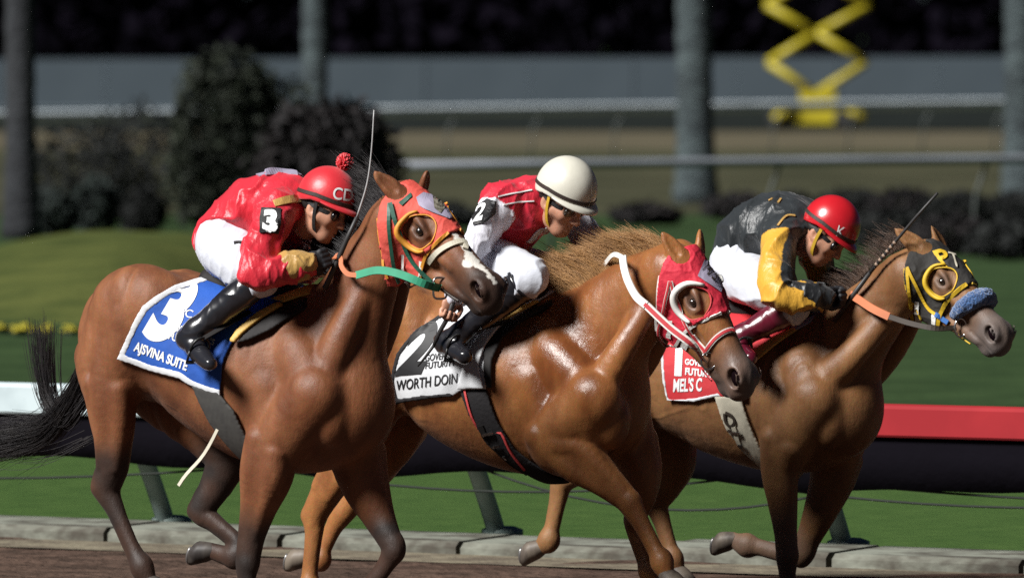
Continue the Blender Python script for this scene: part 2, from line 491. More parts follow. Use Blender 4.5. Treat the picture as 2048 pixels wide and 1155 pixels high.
def palm(label, px, py, w0, m, h=13.0, lean=0.0, seed=0, flare=1.3):
    b = at_ground(px, py); s = (b[1] + D) / F
    t = thing('palm_tree', label, 'palm tree', tuple(b))
    r0 = w0 * s / 2
    r = np.random.RandomState(seed)
    pts, rad = [], []
    nn = 70
    for i in range(nn + 1):
        q = i / nn
        pts.append((lean * q * h, 0, q * h))
        ring = 1 + 0.05 * (i % 2) + r.uniform(-.03, .03)
        rad.append(r0 * ring * (1 + (flare - 1) * max(0, 1 - q * 9) ** 1.5) * (1 - 0.25 * q))
    mb = MB(); mb.tube(pts, rad, 14); mb.build('trunk', m, t)
    mb = MB()
    top = np.array(pts[-1])
    for k in range(26):
        a = k * 2.399; e = r.uniform(-0.5, 1.1)
        dirv = np.array((math.cos(a) * math.cos(e), math.sin(a) * math.cos(e), math.sin(e)))
        L = r.uniform(1.5, 2.1)
        side = np.cross(dirv, (0, 0, 1)); side /= np.linalg.norm(side) + 1e-6
        spine = [top + dirv * L * q + np.array((0, 0, -1.1 * q * q)) for q in np.linspace(0.05, 1, 14)]
        for p, q in zip(spine, np.linspace(0.05, 1, 14)):
            w = 0.55 * math.sin(math.pi * min(1, q * 0.9 + 0.12))
            for sg in (-1, 1):
                tip = p + sg * side * w + dirv * 0.25 + np.array((0, 0, -0.25 * w))
                mb.add([p, p + dirv * 0.06, tip], [(0, 1, 2)])
    mb.build('crown', M['frond'], t, False)
    return t
palm('pale grey palm trunk with flared base standing behind the white helmeted jockey', 1392, 408, 74, M['palm'], 13, -0.012, 1)
palm('grey palm trunk at the end of the far rail beyond the leading horse', 2046, 402, 74, M['palm'], 12.5, -0.006, 2)
palm('dark palm trunk beside the shrubs behind the last horse', 42, 478, 62, M['palm_dark'], 12, -0.004, 3)
palm('pale palm trunk rising behind the large dark green bush', 630, 372, 52, M['palm'], 13, 0.0, 4)

shrub('bush', 'large dark green rounded bush beside the grass mound', 'bush', 440, 470,
      [(0, 200, 105, 150), (10, 290, 95, 90), (60, 220, 90, 120), (-30, 110, 80, 110), (110, 120, 70, 90), (130, 250, 60, 70)], M['leaf'], 5200, 0.075, 11)
shrub('bush', 'dark reddish bush behind the jockey in red with the bobble cap', 'bush', 640, 548,
      [(0, 200, 135, 150), (95, 190, 80, 120), (-60, 150, 110, 120), (60, 285, 80, 65), (-40, 265, 75, 75), (110, 110, 75, 110)], M['leaf_red'], 4800, 0.075, 12)
for i, (px, py, w, h, mm, lb) in enumerate([
        (100, 470, 75, 95, 'leaf_teal', 'small blue green shrub beside the dark palm trunk'),
        (190, 462, 70, 110, 'leaf_teal', 'small pale tipped shrub between dark palm trunk and large bush'),
        (285, 465, 60, 90, 'leaf_dark', 'dark low shrub at the foot of the large green bush'),
        (165, 452, 190, 215, 'leaf_dark', 'tall black green shrub mass behind the small blue green shrub'),
        (275, 440, 170, 240, 'leaf_dark', 'tall dark shrub adjoining the large green bush')]):
    shrub('shrub', lb, 'shrub', px, py, [(0, h * 0.5, w * 0.6, h * 0.5), (w * 0.4, h * 0.45, w * 0.4, h * 0.4), (-w * 0.4, h * 0.4, w * 0.4, h * 0.4)], M[mm], 1500, 0.06, 20 + i)
HL = ['dark shrub just beside the flared palm base, behind the black and gold jockey', 'dark shrub directly behind the back of the black and gold jockey', 'reddish dark shrub directly behind the glossy red helmet',
      'dark shrub in the hedge behind the tip of the long slanting whip', 'dark shrub in the hedge behind the ears of the leading horse', 'dark shrub at the foot of the grey palm beyond the leading horse',
      'small dark shrub between the cream helmet and the flared palm base', 'small dark shrub behind the shoulder of the cream helmeted jockey', 'front row dark shrub behind the neck of the leading horse',
      'front row reddish dark shrub behind the black hooded head', 'front row dark shrub beyond the nose of the leading horse']
for i, (px, py, w, h) in enumerate([(1480, 440, 90, 55), (1590, 446, 80, 60), (1700, 450, 110, 70), (1810, 452, 110, 75), (1920, 455, 110, 70), (2030, 455, 100, 70), (1290, 450, 90, 45), (880, 455, 110, 50), (1770, 500, 120, 80), (1900, 510, 120, 80), (2020, 520, 110, 80)]):
    shrub('hedge_shrub', HL[i], 'shrub', px, py,
          [(0, h * 0.55, w * 0.6, h * 0.5), (w * 0.45, h * 0.4, w * 0.4, h * 0.4), (-w * 0.45, h * 0.45, w * 0.4, h * 0.4)], M['leaf_red' if i % 3 == 0 else 'leaf_dark'], 1300, 0.06, 40 + i, 'dark infield hedge shrubs')

# grass mound behind the last horse
mc = at_ground(190, 600); s = (mc[1] + D) / F
vs, fs = [], []
nu, nv = 36, 14
for j in range(nv + 1):
    for i in range(nu):
        a = 2 * math.pi * i / nu; q = j / nv
        rr = q * (1 + 0.06 * math.sin(3 * a) + 0.04 * math.sin(5 * a + 1))
        z = (1 - min(q, 1) ** 2.6) ** 1.3 * (1 + 0.08 * math.sin(4 * a) * q)
        vs.append((mc[0] + rr * 470 * s * math.cos(a), mc[1] + rr * 11 * math.sin(a) + 4, z * 112 * s + 0.004 - (0.05 if j == nv else 0)))
for j in range(nv):
    for i in range(nu):
        fs.append((j*nu+i, j*nu+(i+1) % nu, (j+1)*nu+(i+1) % nu, (j+1)*nu+i))
tag(link('mound', mesh('mound', vs, fs), M['mound']), kind='structure')
# row of yellow flowers
for i, (px, py) in enumerate([(8, 668), (38, 672), (60, 670), (92, 674), (142, 673), (-30, 668)]):
    b = at_ground(px, py); s = (b[1] + D) / F
    t = thing('flower_clump', 'yellow flower clump in the row on the grass behind the last horse', 'flowers', tuple(b), 0, 'yellow flower clumps')
    r = np.random.RandomState(70 + i)
    mb = MB()
    for k in range(14):
        c = np.array((r.normal() * 9 * s, r.normal() * 9 * s, (12 + r.normal() * 3) * s))
        mb.lathe([(0.002, 0), (0.022, 0.008), (0.030, 0.02), (0.012, 0.026)], 7, c)
    mb.build('blossom', M['flower'], t)
    leaf_cloud('foliage', [((0, 0, 6 * s), (14 * s, 14 * s, 7 * s))], 90, 0.03, M['leaf'], t, 80 + i)

# dark belt of trees far behind the wall
r = np.random.RandomState(5)
nb = 62000
x = r.uniform(-75, 75, nb); hb_ = 9 + 2.5 * np.sin(x * 0.5) + 1.5 * np.sin(x * 1.7 + 1)
Pc = np.stack([x, r.uniform(0, 5, nb), r.uniform(0, 1, nb) * hb_], 1)
a = r.normal(size=(nb, 3)); a /= np.linalg.norm(a, axis=1)[:, None]
b = np.cross(a, r.normal(size=(nb, 3))); b /= np.linalg.norm(b, axis=1)[:, None]
k = r.uniform(0.35, 0.6, nb)[:, None]
vs = np.stack([Pc - a * k, Pc + b * k * .7, Pc + a * k, Pc - b * k * .7], 1).reshape(-1, 3)
belt_me = mesh('tree_belt', vs, [(4*i, 4*i+1, 4*i+2, 4*i+3) for i in range(nb)], False)
M['belt'] = mat('belt_leaf', (0.0040, 0.0028, 0.0062), 0.95, (0.002, 0.0015, 0.0035), nscale=2, spec=0.05)
o = link('tree_belt', belt_me, M['belt'])
o.location = (0, 310, 0)
tag(o, 'black mass of trees far behind the grey wall', 'trees', kind='stuff')

# ------------------------------------------------------------------ implicit modelling: smooth unions of tapered limbs and muscles
class Frame:
    """an animal's own axes: x forward, y to its left, z up; pixels become points on a plane at a given lateral offset"""
    def __init__(self, O, yaw):
        self.O = np.array(O, float); self.yaw = yaw
        c, s = math.cos(yaw), math.sin(yaw)
        self.R = np.array(((c, s, 0), (-s, c, 0), (0, 0, 1.0)))      # columns: forward, left, up
        self.cam = self.R.T @ (np.array((0, -D, H)) - self.O)
    def dir(self, px, py):
        return self.R.T @ np.array(((px - CX) / F, 1.0, -(py - YH) / F))
    def P(self, px, py, lat=0.0):
        d = self.dir(px, py)
        t = (lat - self.cam[1]) / d[1]
        return self.cam + d * t
    def v(self, w):
        return self.R.T @ np.array(w, float)
    def place(self, o):
        o.location = tuple(self.O)
        o.rotation_euler = (0, 0, -self.yaw)

def smin(a, b, k):
    if k <= 0: return np.minimum(a, b)
    h = np.maximum(k - np.abs(a - b), 0) / k
    return np.minimum(a, b) - h * h * k * 0.25

def seg_d(X, Y, Z, A, ra, B, rb, sq, ax):
    qx, qy, qz = X - A[0], Y - A[1], Z - A[2]
    b = B - A
    if sq != 1.0:
        e = (1 / sq - 1)
        t = qx * ax[0] + qy * ax[1] + qz * ax[2]
        qx = qx + t * (ax[0] * e); qy = qy + t * (ax[1] * e); qz = qz + t * (ax[2] * e)
        b = b + np.dot(b, ax) * e * ax
    bb = float(np.dot(b, b)) + 1e-12
    t = np.clip((qx * b[0] + qy * b[1] + qz * b[2]) / bb, 0, 1)
    r = ra + (rb - ra) * t
    return np.sqrt((qx - b[0] * t) ** 2 + (qy - b[1] * t) ** 2 + (qz - b[2] * t) ** 2) - r

YAX = np.array((0, 1.0, 0))

class Prim:
    op, k = 'add', 0.05
    def box(self): raise NotImplementedError

class Chain(Prim):
    def __init__(self, nodes, k=0.05, sq=1.0, ax=YAX, op='add', n=5, smooth=True):
        N = np.array(nodes, float)
        self.N = catmull(N, n) if (smooth and len(N) > 2) else N
        self.N[:, 3] = np.maximum(self.N[:, 3], 0.002)
        self.k, self.sq, self.ax, self.op = k, sq, np.array(ax, float), op
    def box(self):
        r = self.N[:, 3:4]
        return (self.N[:, :3] - r).min(0), (self.N[:, :3] + r).max(0)
    def eval(self, X, Y, Z):
        out = None
        for i in range(len(self.N) - 1):
            d = seg_d(X, Y, Z, self.N[i, :3], self.N[i, 3], self.N[i+1, :3], self.N[i+1, 3], self.sq, self.ax)
            out = d if out is None else np.minimum(out, d)
        return out

class Ell(Prim):
    def __init__(self, c, r, R=None, k=0.05, op='add'):
        self.c = np.array(c, float); self.r = np.array(r, float); self.k, self.op = k, op
        self.R = np.eye(3) if R is None else np.array(R, float)      # columns: own axes
    def box(self):
        e = np.sqrt(((self.R * self.r[None, :]) ** 2).sum(1))
        return self.c - e, self.c + e
    def eval(self, X, Y, Z):
        q = (X - self.c[0], Y - self.c[1], Z - self.c[2])
        u = [self.R[0, i] * q[0] + self.R[1, i] * q[1] + self.R[2, i] * q[2] for i in range(3)]
        k0 = np.sqrt(sum((u[i] / self.r[i]) ** 2 for i in range(3)))
        k1 = np.sqrt(sum((u[i] / self.r[i] ** 2) ** 2 for i in range(3))) + 1e-9
        return k0 * (k0 - 1) / k1

class Loft(Prim):
    """deep oval tube in the x-z plane: nodes (x, z, R, W, cy)"""
    def __init__(self, nodes, k=0.05, n=12, op='add', pw=2.0):
        self.N = catmull(np.array(nodes, float), n); self.k, self.op, self.pw = k, op, pw
    def box(self):
        x, z, R, W, c = self.N.T
        return np.array((( x - R).min(), (c - W).min(), (z - R).min())), np.array(((x + R).max(), (c + W).max(), (z + R).max()))
    def eval(self, X, Y, Z):
        x, z = X[:, :, :], Z[:, :, :]
        best = None
        for i in range(len(self.N) - 1):
            ax_, az, aR, aW, ac = self.N[i]; bx, bz, bR, bW, bc = self.N[i + 1]
            dx, dz = bx - ax_, bz - az
            t = np.clip(((x - ax_) * dx + (z - az) * dz) / (dx * dx + dz * dz + 1e-12), 0, 1)
            rho = np.sqrt((x - ax_ - dx * t) ** 2 + (z - az - dz * t) ** 2)
            R = aR + (bR - aR) * t
            key = rho - R
            W = aW + (bW - aW) * t; C = ac + (bc - ac) * t
            if best is None:
                best, bR_, bW_, bC_, brho = key, R, W, C, rho
            else:
                m = key < best
                best = np.where(m, key, best); bR_ = np.where(m, R, bR_); bW_ = np.where(m, W, bW_); bC_ = np.where(m, C, bC_); brho = np.where(m, rho, brho)
        q = np.sqrt((brho / bR_) ** 2 + ((Y - bC_) / bW_) ** 2)
        return (q - 1) * np.minimum(bR_, bW_) * 1.0

def evaluate(prims, h, lo=None, hi=None, pad=0.04):
    if lo is None:
        bx = [p.box() for p in prims if p.op == 'add']
        lo = np.min([b[0] for b in bx], 0) - pad; hi = np.max([b[1] for b in bx], 0) + pad
    lo = np.array(lo, float); hi = np.array(hi, float)
    n = np.ceil((hi - lo) / h).astype(int) + 1
    G = np.full(n, 9.0, np.float32)
    ax = [(lo[i] + h * np.arange(n[i])).astype(np.float32) for i in range(3)]
    for p in prims:
        b0, b1 = p.box()
        m = p.k + 4 * h + 0.01
        i0 = np.maximum(((b0 - m - lo) / h).astype(int), 0); i1 = np.minimum(((b1 + m - lo) / h).astype(int) + 2, n)
        if np.any(i1 <= i0): continue
        sl = tuple(slice(i0[i], i1[i]) for i in range(3))
        X = ax[0][sl[0]][:, None, None]; Y = ax[1][sl[1]][None, :, None]; Z = ax[2][sl[2]][None, None, :]
        if isinstance(p, Chain) and len(p.N) > 4:
            sub = np.full(tuple(i1 - i0), 9.0, np.float32)
            for i in range(len(p.N) - 1):
                A, B = p.N[i], p.N[i + 1]
                c0 = np.minimum(A[:3] - A[3], B[:3] - B[3]) - m; c1 = np.maximum(A[:3] + A[3], B[:3] + B[3]) + m
                j0 = np.clip(((c0 - lo) / h).astype(int) - i0, 0, i1 - i0); j1 = np.clip(((c1 - lo) / h).astype(int) + 2 - i0, 0, i1 - i0)
                if np.any(j1 <= j0): continue
                s2 = tuple(slice(j0[q], j1[q]) for q in range(3))
                d = seg_d(X[s2[0]], Y[:, s2[1]], Z[:, :, s2[2]], A[:3], A[3], B[:3], B[3], p.sq, p.ax)
                sub[s2] = np.minimum(sub[s2], d)
            d = sub
        else:
            d = p.eval(X, Y, Z)
        cur = G[sl]
        if p.op == 'add':
            G[sl] = smin(cur, d, p.k)
        elif p.op == 'sub':
            G[sl] = -smin(-cur, d, p.k)
        elif p.op == 'int':
            full = np.full(n, 9.0, np.float32); full[sl] = d
            G = -smin(-G, -full, p.k).astype(np.float32)
    return G, lo, ax

def surface_nets(G, lo, h):
    s = G < 0
    c = np.zeros(tuple(np.array(G.shape) - 1), np.int8)
    for i in (0, 1):
        for j in (0, 1):
            for k in (0, 1):
                c += s[i:s.shape[0]-1+i, j:s.shape[1]-1+j, k:s.shape[2]-1+k]
    act = np.argwhere((c > 0) & (c < 8))
    idx = np.full(c.shape, -1, np.int32)
    idx[act[:, 0], act[:, 1], act[:, 2]] = np.arange(len(act))
    acc = np.zeros((len(act), 3)); cnt = np.zeros(len(act))
    cor = [(i, j, k) for i in (0, 1) for j in (0, 1) for k in (0, 1)]
    val = {q: G[act[:, 0] + q[0], act[:, 1] + q[1], act[:, 2] + q[2]].astype(np.float64) for q in cor}
    for a in cor:
        for d in range(3):
            if a[d]: continue
            b = list(a); b[d] = 1; b = tuple(b)
            va, vb = val[a], val[b]
            m = (va < 0) != (vb < 0)
            t = va[m] / (va[m] - vb[m])
            p = np.tile(np.array(a, float), (m.sum(), 1)); p[:, d] = t
            acc[m] += p; cnt[m] += 1
    V = (act + acc / cnt[:, None]) * h + lo
    Q = []
    for d in range(3):
        e = [slice(None)] * 3; f = [slice(None)] * 3
        e[d] = slice(0, -1); f[d] = slice(1, None)
        sa, sb = s[tuple(e)], s[tuple(f)]
        ij = np.argwhere(sa != sb)
        o1, o2 = [(1, 2), (2, 0), (0, 1)][d]
        ok = np.ones(len(ij), bool)
        for o in (o1, o2):
            ok &= (ij[:, o] > 0) & (ij[:, o] < c.shape[o])
        ij = ij[ok]
        inside = sa[ij[:, 0], ij[:, 1], ij[:, 2]]
        def cell(da, db):
            q = ij.copy(); q[:, o1] -= da; q[:, o2] -= db
            return idx[q[:, 0], q[:, 1], q[:, 2]]
        quad = np.stack([cell(1, 1), cell(0, 1), cell(0, 0), cell(1, 0)], 1)
        quad[~inside] = quad[~inside][:, ::-1]
        Q.append(quad)
    Q = np.vstack(Q)
    Q = Q[(Q >= 0).all(1)]
    return V, Q

def relax(V, Q, it=2, f=0.5):
    for _ in range(it):
        S = np.zeros_like(V); n = np.zeros(len(V))
        for a in range(4):
            b = (a + 1) % 4
            for p, q in ((a, b), (b, a)):
                for ch in range(3):
                    S[:, ch] += np.bincount(Q[:, p], V[Q[:, q], ch], len(V))
                n += np.bincount(Q[:, p], minlength=len(V))
        V = V + f * (S / np.maximum(n, 1)[:, None] - V)
    return V

def sample(G, lo, h, V):
    q = np.clip((V - lo) / h, 0, np.array(G.shape) - 1.001)
    i = q.astype(int); f = q - i
    out = 0.0
    for a in (0, 1):
        for b in (0, 1):
            for c in (0, 1):
                w = (f[:, 0] if a else 1 - f[:, 0]) * (f[:, 1] if b else 1 - f[:, 1]) * (f[:, 2] if c else 1 - f[:, 2])
                out = out + w * G[i[:, 0] + a, i[:, 1] + b, i[:, 2] + c]
    return out

def project(G, lo, h, V):
    """one step of every vertex onto the zero surface, removes the terraces of the grid"""
    d = sample(G, lo, h, V)
    g = np.stack([sample(G, lo, h, V + e) - sample(G, lo, h, V - e) for e in np.eye(3) * h], 1) / (2 * h)
    n2 = np.maximum((g * g).sum(1), 0.25)
    return V - np.clip(d / n2, -h, h)[:, None] * g

def normals(V, Q):
    fn = np.cross(V[Q[:, 2]] - V[Q[:, 0]], V[Q[:, 3]] - V[Q[:, 1]])
    N = np.zeros_like(V)
    for a in range(4):
        for ch in range(3):
            N[:, ch] += np.bincount(Q[:, a], fn[:, ch], len(V))
    return N / (np.linalg.norm(N, axis=1)[:, None] + 1e-12)

_LAT = np.random.RandomState(99).rand(32, 32, 32)
def vnoise(P, sc, seed=0):
    """smooth value noise in -1..1"""
    q = P * np.array(sc) + seed * 7.31
    i = np.floor(q).astype(int); f = q - i; f = f * f * (3 - 2 * f)
    out = 0
    for a in (0, 1):
        for b in (0, 1):
            for c in (0, 1):
                w = (f[:, 0] if a else 1 - f[:, 0]) * (f[:, 1] if b else 1 - f[:, 1]) * (f[:, 2] if c else 1 - f[:, 2])
                out = out + w * _LAT[(i[:, 0] + a) % 32, (i[:, 1] + b) % 32, (i[:, 2] + c) % 32]
    return out * 2 - 1

def skin(name, prims, h, m, parent, disp=None, it=2, lo=None, hi=None, post=None):
    G, lo_, ax = evaluate(prims, h, lo, hi)
    if post is not None:
        G = post(G, ax)
    V, Q = surface_nets(G, lo_, h)
    V = relax(V, Q, it)
    if post is None:
        V = project(G, lo_, h, V)
        V = relax(V, Q, 1, 0.4)
    if disp is not None:
        V = V + normals(V, Q) * disp(V)[:, None]
    me = np_mesh(name, V, Q)
    o = link(name, me, m, parent)
    return o, V, Q

def set_attr(me, name, val):
    a = me.attributes.new(name, 'FLOAT', 'POINT')
    a.data.foreach_set('value', np.clip(val, 0, 1).astype(np.float32))

def dist_chain(V, nodes):
    best = np.full(len(V), 9.0)
    N = np.array(nodes, float)
    for i in range(len(N) - 1):
        best = np.minimum(best, seg_d(V[:, 0], V[:, 1], V[:, 2], N[i, :3], N[i, 3], N[i+1, :3], N[i+1, 3], 1.0, YAX))
    return best

def bvh_of(V, Q):
    return BVHTree.FromPolygons([tuple(v) for v in V], [tuple(map(int, q)) for q in Q])

# ------------------------------------------------------------------ horses
M['horn'] = mat('hoof_horn', (0.16, 0.13, 0.10), 0.6, (0.07, 0.055, 0.045), nscale=20, stretch=(1, 1, 0.2))
M['shoe'] = mat('shoe_steel', (0.35, 0.34, 0.33), 0.4, metal=0.8)
M['horn_dark'] = mat('dark_hoof_horn', (0.060, 0.050, 0.042), 0.6, (0.025, 0.020, 0.018), nscale=20, stretch=(1, 1, 0.2))
M['eye'] = mat('horse_eye', (0.010, 0.006, 0.004), 0.06, (0.02, 0.010, 0.006), nscale=30, coat=1.0)
M['nostril'] = mat('nostril_shade', (0.006, 0.003, 0.004), 0.9, spec=0.0)  # near-black plug, the shade of the nostril cavity put into its colour

def ortho(a, l):
    a = np.array(a, float); a /= np.linalg.norm(a)
    l = np.array(l, float); l -= a * np.dot(a, l); l /= np.linalg.norm(l)
    d = np.cross(a, l)
    return np.stack([a, l, d], 1)

class Head:
    def __init__(self, fr, a, l, scale, eye_px, eye_lat):
        self.R = ortho(fr.v(a), fr.v(l)); self.s = scale; self.fr = fr
        self.O = fr.P(*eye_px, eye_lat) - scale * self.R @ np.array((0.185, -0.090, 0.012))
    def p(self, u, v, w):
        return self.O + self.s * (self.R @ np.array((u, v, w), float))
    def inv(self, V):
        return ((V - self.O) @ self.R) / self.s
    def ell(self, c, r, k=0.03, op='add', rot=None):
        R = self.R if rot is None else self.R @ rot
        return Ell(self.p(*c), np.array(r) * self.s, R, k * self.s, op)
    def chain(self, nodes, k=0.03, sq=1.0, op='add'):
        return Chain([(*self.p(*n[:3]), n[3] * self.s) for n in nodes], k * self.s, sq, self.R[:, 1], op)

def rot_v(deg):      # rotate in the u-w plane
    a = math.radians(deg); c, s = math.cos(a), math.sin(a)
    return np.array(((c, 0, -s), (0, 1, 0), (s, 0, c)))

def head_prims(hd):
    P = []
    # skull, forehead and nasal bone
    P.append(hd.chain([(0.00, 0, -0.015, 0.088), (0.10, 0, -0.018, 0.093), (0.19, 0, -0.020, 0.088), (0.28, 0, -0.030, 0.077), (0.38, 0, -0.036, 0.066), (0.48, 0, -0.040, 0.060)], 0.03, 0.93))
    P.append(hd.chain([(0.14, 0, 0.045, 0.030), (0.28, 0, 0.022, 0.026), (0.42, 0, -0.002, 0.024), (0.50, 0, -0.010, 0.024)], 0.035, 1.25))
    for s in (-1, 1):
        P.append(hd.ell((0.150, s * 0.050, -0.110), (0.140, 0.042, 0.108), 0.035, rot=rot_v(10)))           # cheek
        P.append(hd.chain([(0.10, s * 0.050, -0.180, 0.032), (0.24, s * 0.048, -0.165, 0.032), (0.36, s * 0.038, -0.128, 0.031), (0.47, s * 0.028, -0.108, 0.030)], 0.04))
        P.append(hd.chain([(0.22, s * 0.080, -0.020, 0.014), (0.30, s * 0.068, -0.030, 0.013), (0.37, s * 0.054, -0.040, 0.010)], 0.022))   # facial crest
        P.append(hd.chain([(0.135, s * 0.072, 0.036, 0.016), (0.18, s * 0.082, 0.036, 0.014), (0.225, s * 0.080, 0.018, 0.011)], 0.018))    # brow
        P.append(hd.chain([(0.155, s * 0.090, -0.010, 0.010), (0.19, s * 0.092, -0.016, 0.010), (0.22, s * 0.086, -0.004, 0.010)], 0.014))  # lower lid
        P.append(hd.ell((0.185, s * 0.094, 0.012), (0.024, 0.014, 0.017), 0.010, 'sub'))
    # muzzle, lips, chin
    P.append(hd.ell((0.520, 0, -0.045), (0.084, 0.063, 0.074), 0.03, rot=rot_v(-14)))
    P.append(hd.ell((0.566, 0, -0.072), (0.046, 0.052, 0.054), 0.03))
    P.append(hd.ell((0.510, 0, -0.128), (0.054, 0.036, 0.032), 0.022, rot=rot_v(-12)))
    for s in (-1, 1):
        P.append(hd.ell((0.535, s * 0.046, -0.020), (0.046, 0.026, 0.036), 0.018, rot=rot_v(-25)))
        P.append(hd.ell((0.560, s * 0.052, -0.028), (0.018, 0.016, 0.030), 0.012))
        P.append(hd.chain([(0.512, s * 0.068, -0.004, 0.006), (0.530, s * 0.078, 0.002, 0.010), (0.552, s * 0.078, -0.010, 0.011), (0.562, s * 0.070, -0.028, 0.009)], 0.014))
        P.append(hd.ell((0.532, s * 0.072, -0.026), (0.042, 0.050, 0.030), 0.006, 'sub', rot_v(-28)))
        P.append(hd.chain([(0.43, s * 0.058, -0.092, 0.006), (0.50, s * 0.058, -0.092, 0.006), (0.56, s * 0.050, -0.100, 0.006)], 0.012, op='sub'))
    return P

def hoof(parent, C, T, fwd, scale=1.0, horn=None):
    d = np.array(T) - np.array(C); d /= np.linalg.norm(d)
    f = np.array(fwd, float) - d * np.dot(fwd, d); f /= np.linalg.norm(f) + 1e-9
    s = np.cross(d, f)
    ho = MB()
    n = 18
    rings = [(-0.034, 0.034, -0.004), (-0.012, 0.046, 0.0), (0.0, 0.050, 0.004), (0.035, 0.057, 0.012), (0.075, 0.064, 0.022)]
    vs, fs = [], []
    for q, r, off in rings:
        for k in range(n):
            a = 2 * math.pi * k / n
            cf, ss = math.cos(a), math.sin(a)
            heel = 0.80 if cf < 0 else 1.0
            drop = (-0.022 * (1 - cf) * 0.5 * (q / 0.075)) if q > 0 else 0
            vs.append(C + scale * (d * (q + drop) + f * (r * cf * heel + off) + s * r * ss * 0.92))
    for i in range(len(rings) - 1):
        for k in range(n):
            k2 = (k + 1) % n
            fs.append((i*n+k, i*n+k2, (i+1)*n+k2, (i+1)*n+k))
    base = (len(rings) - 1) * n
    # sole set in behind the rim
    cc = len(vs)
    for k in range(n):
        v = np.array(vs[base + k]); cen = C + scale * (d * 0.064 + f * 0.018)
        vs.append(cen + (v - cen) * 0.72 - d * 0.006 * scale)
    for k in range(n):
        k2 = (k + 1) % n
        fs.append((base + k, base + k2, cc + k2, cc + k))
    fs.append(tuple(cc + k for k in range(n)))
    ho.add(vs, fs)
    o = ho.build('hoof', horn or M['horn'], parent)
    sh = MB()
    pts = [np.array(vs[base + k % n]) + d * 0.004 for k in list(range(-6, 7))]
    cen = C + scale * (d * 0.075 + f * 0.018)
    sh.tube([p + (cen - p) * 0.12 for p in pts], 0.009 * scale, 6)
    sh.build('shoe', M['shoe'], o)
    return o

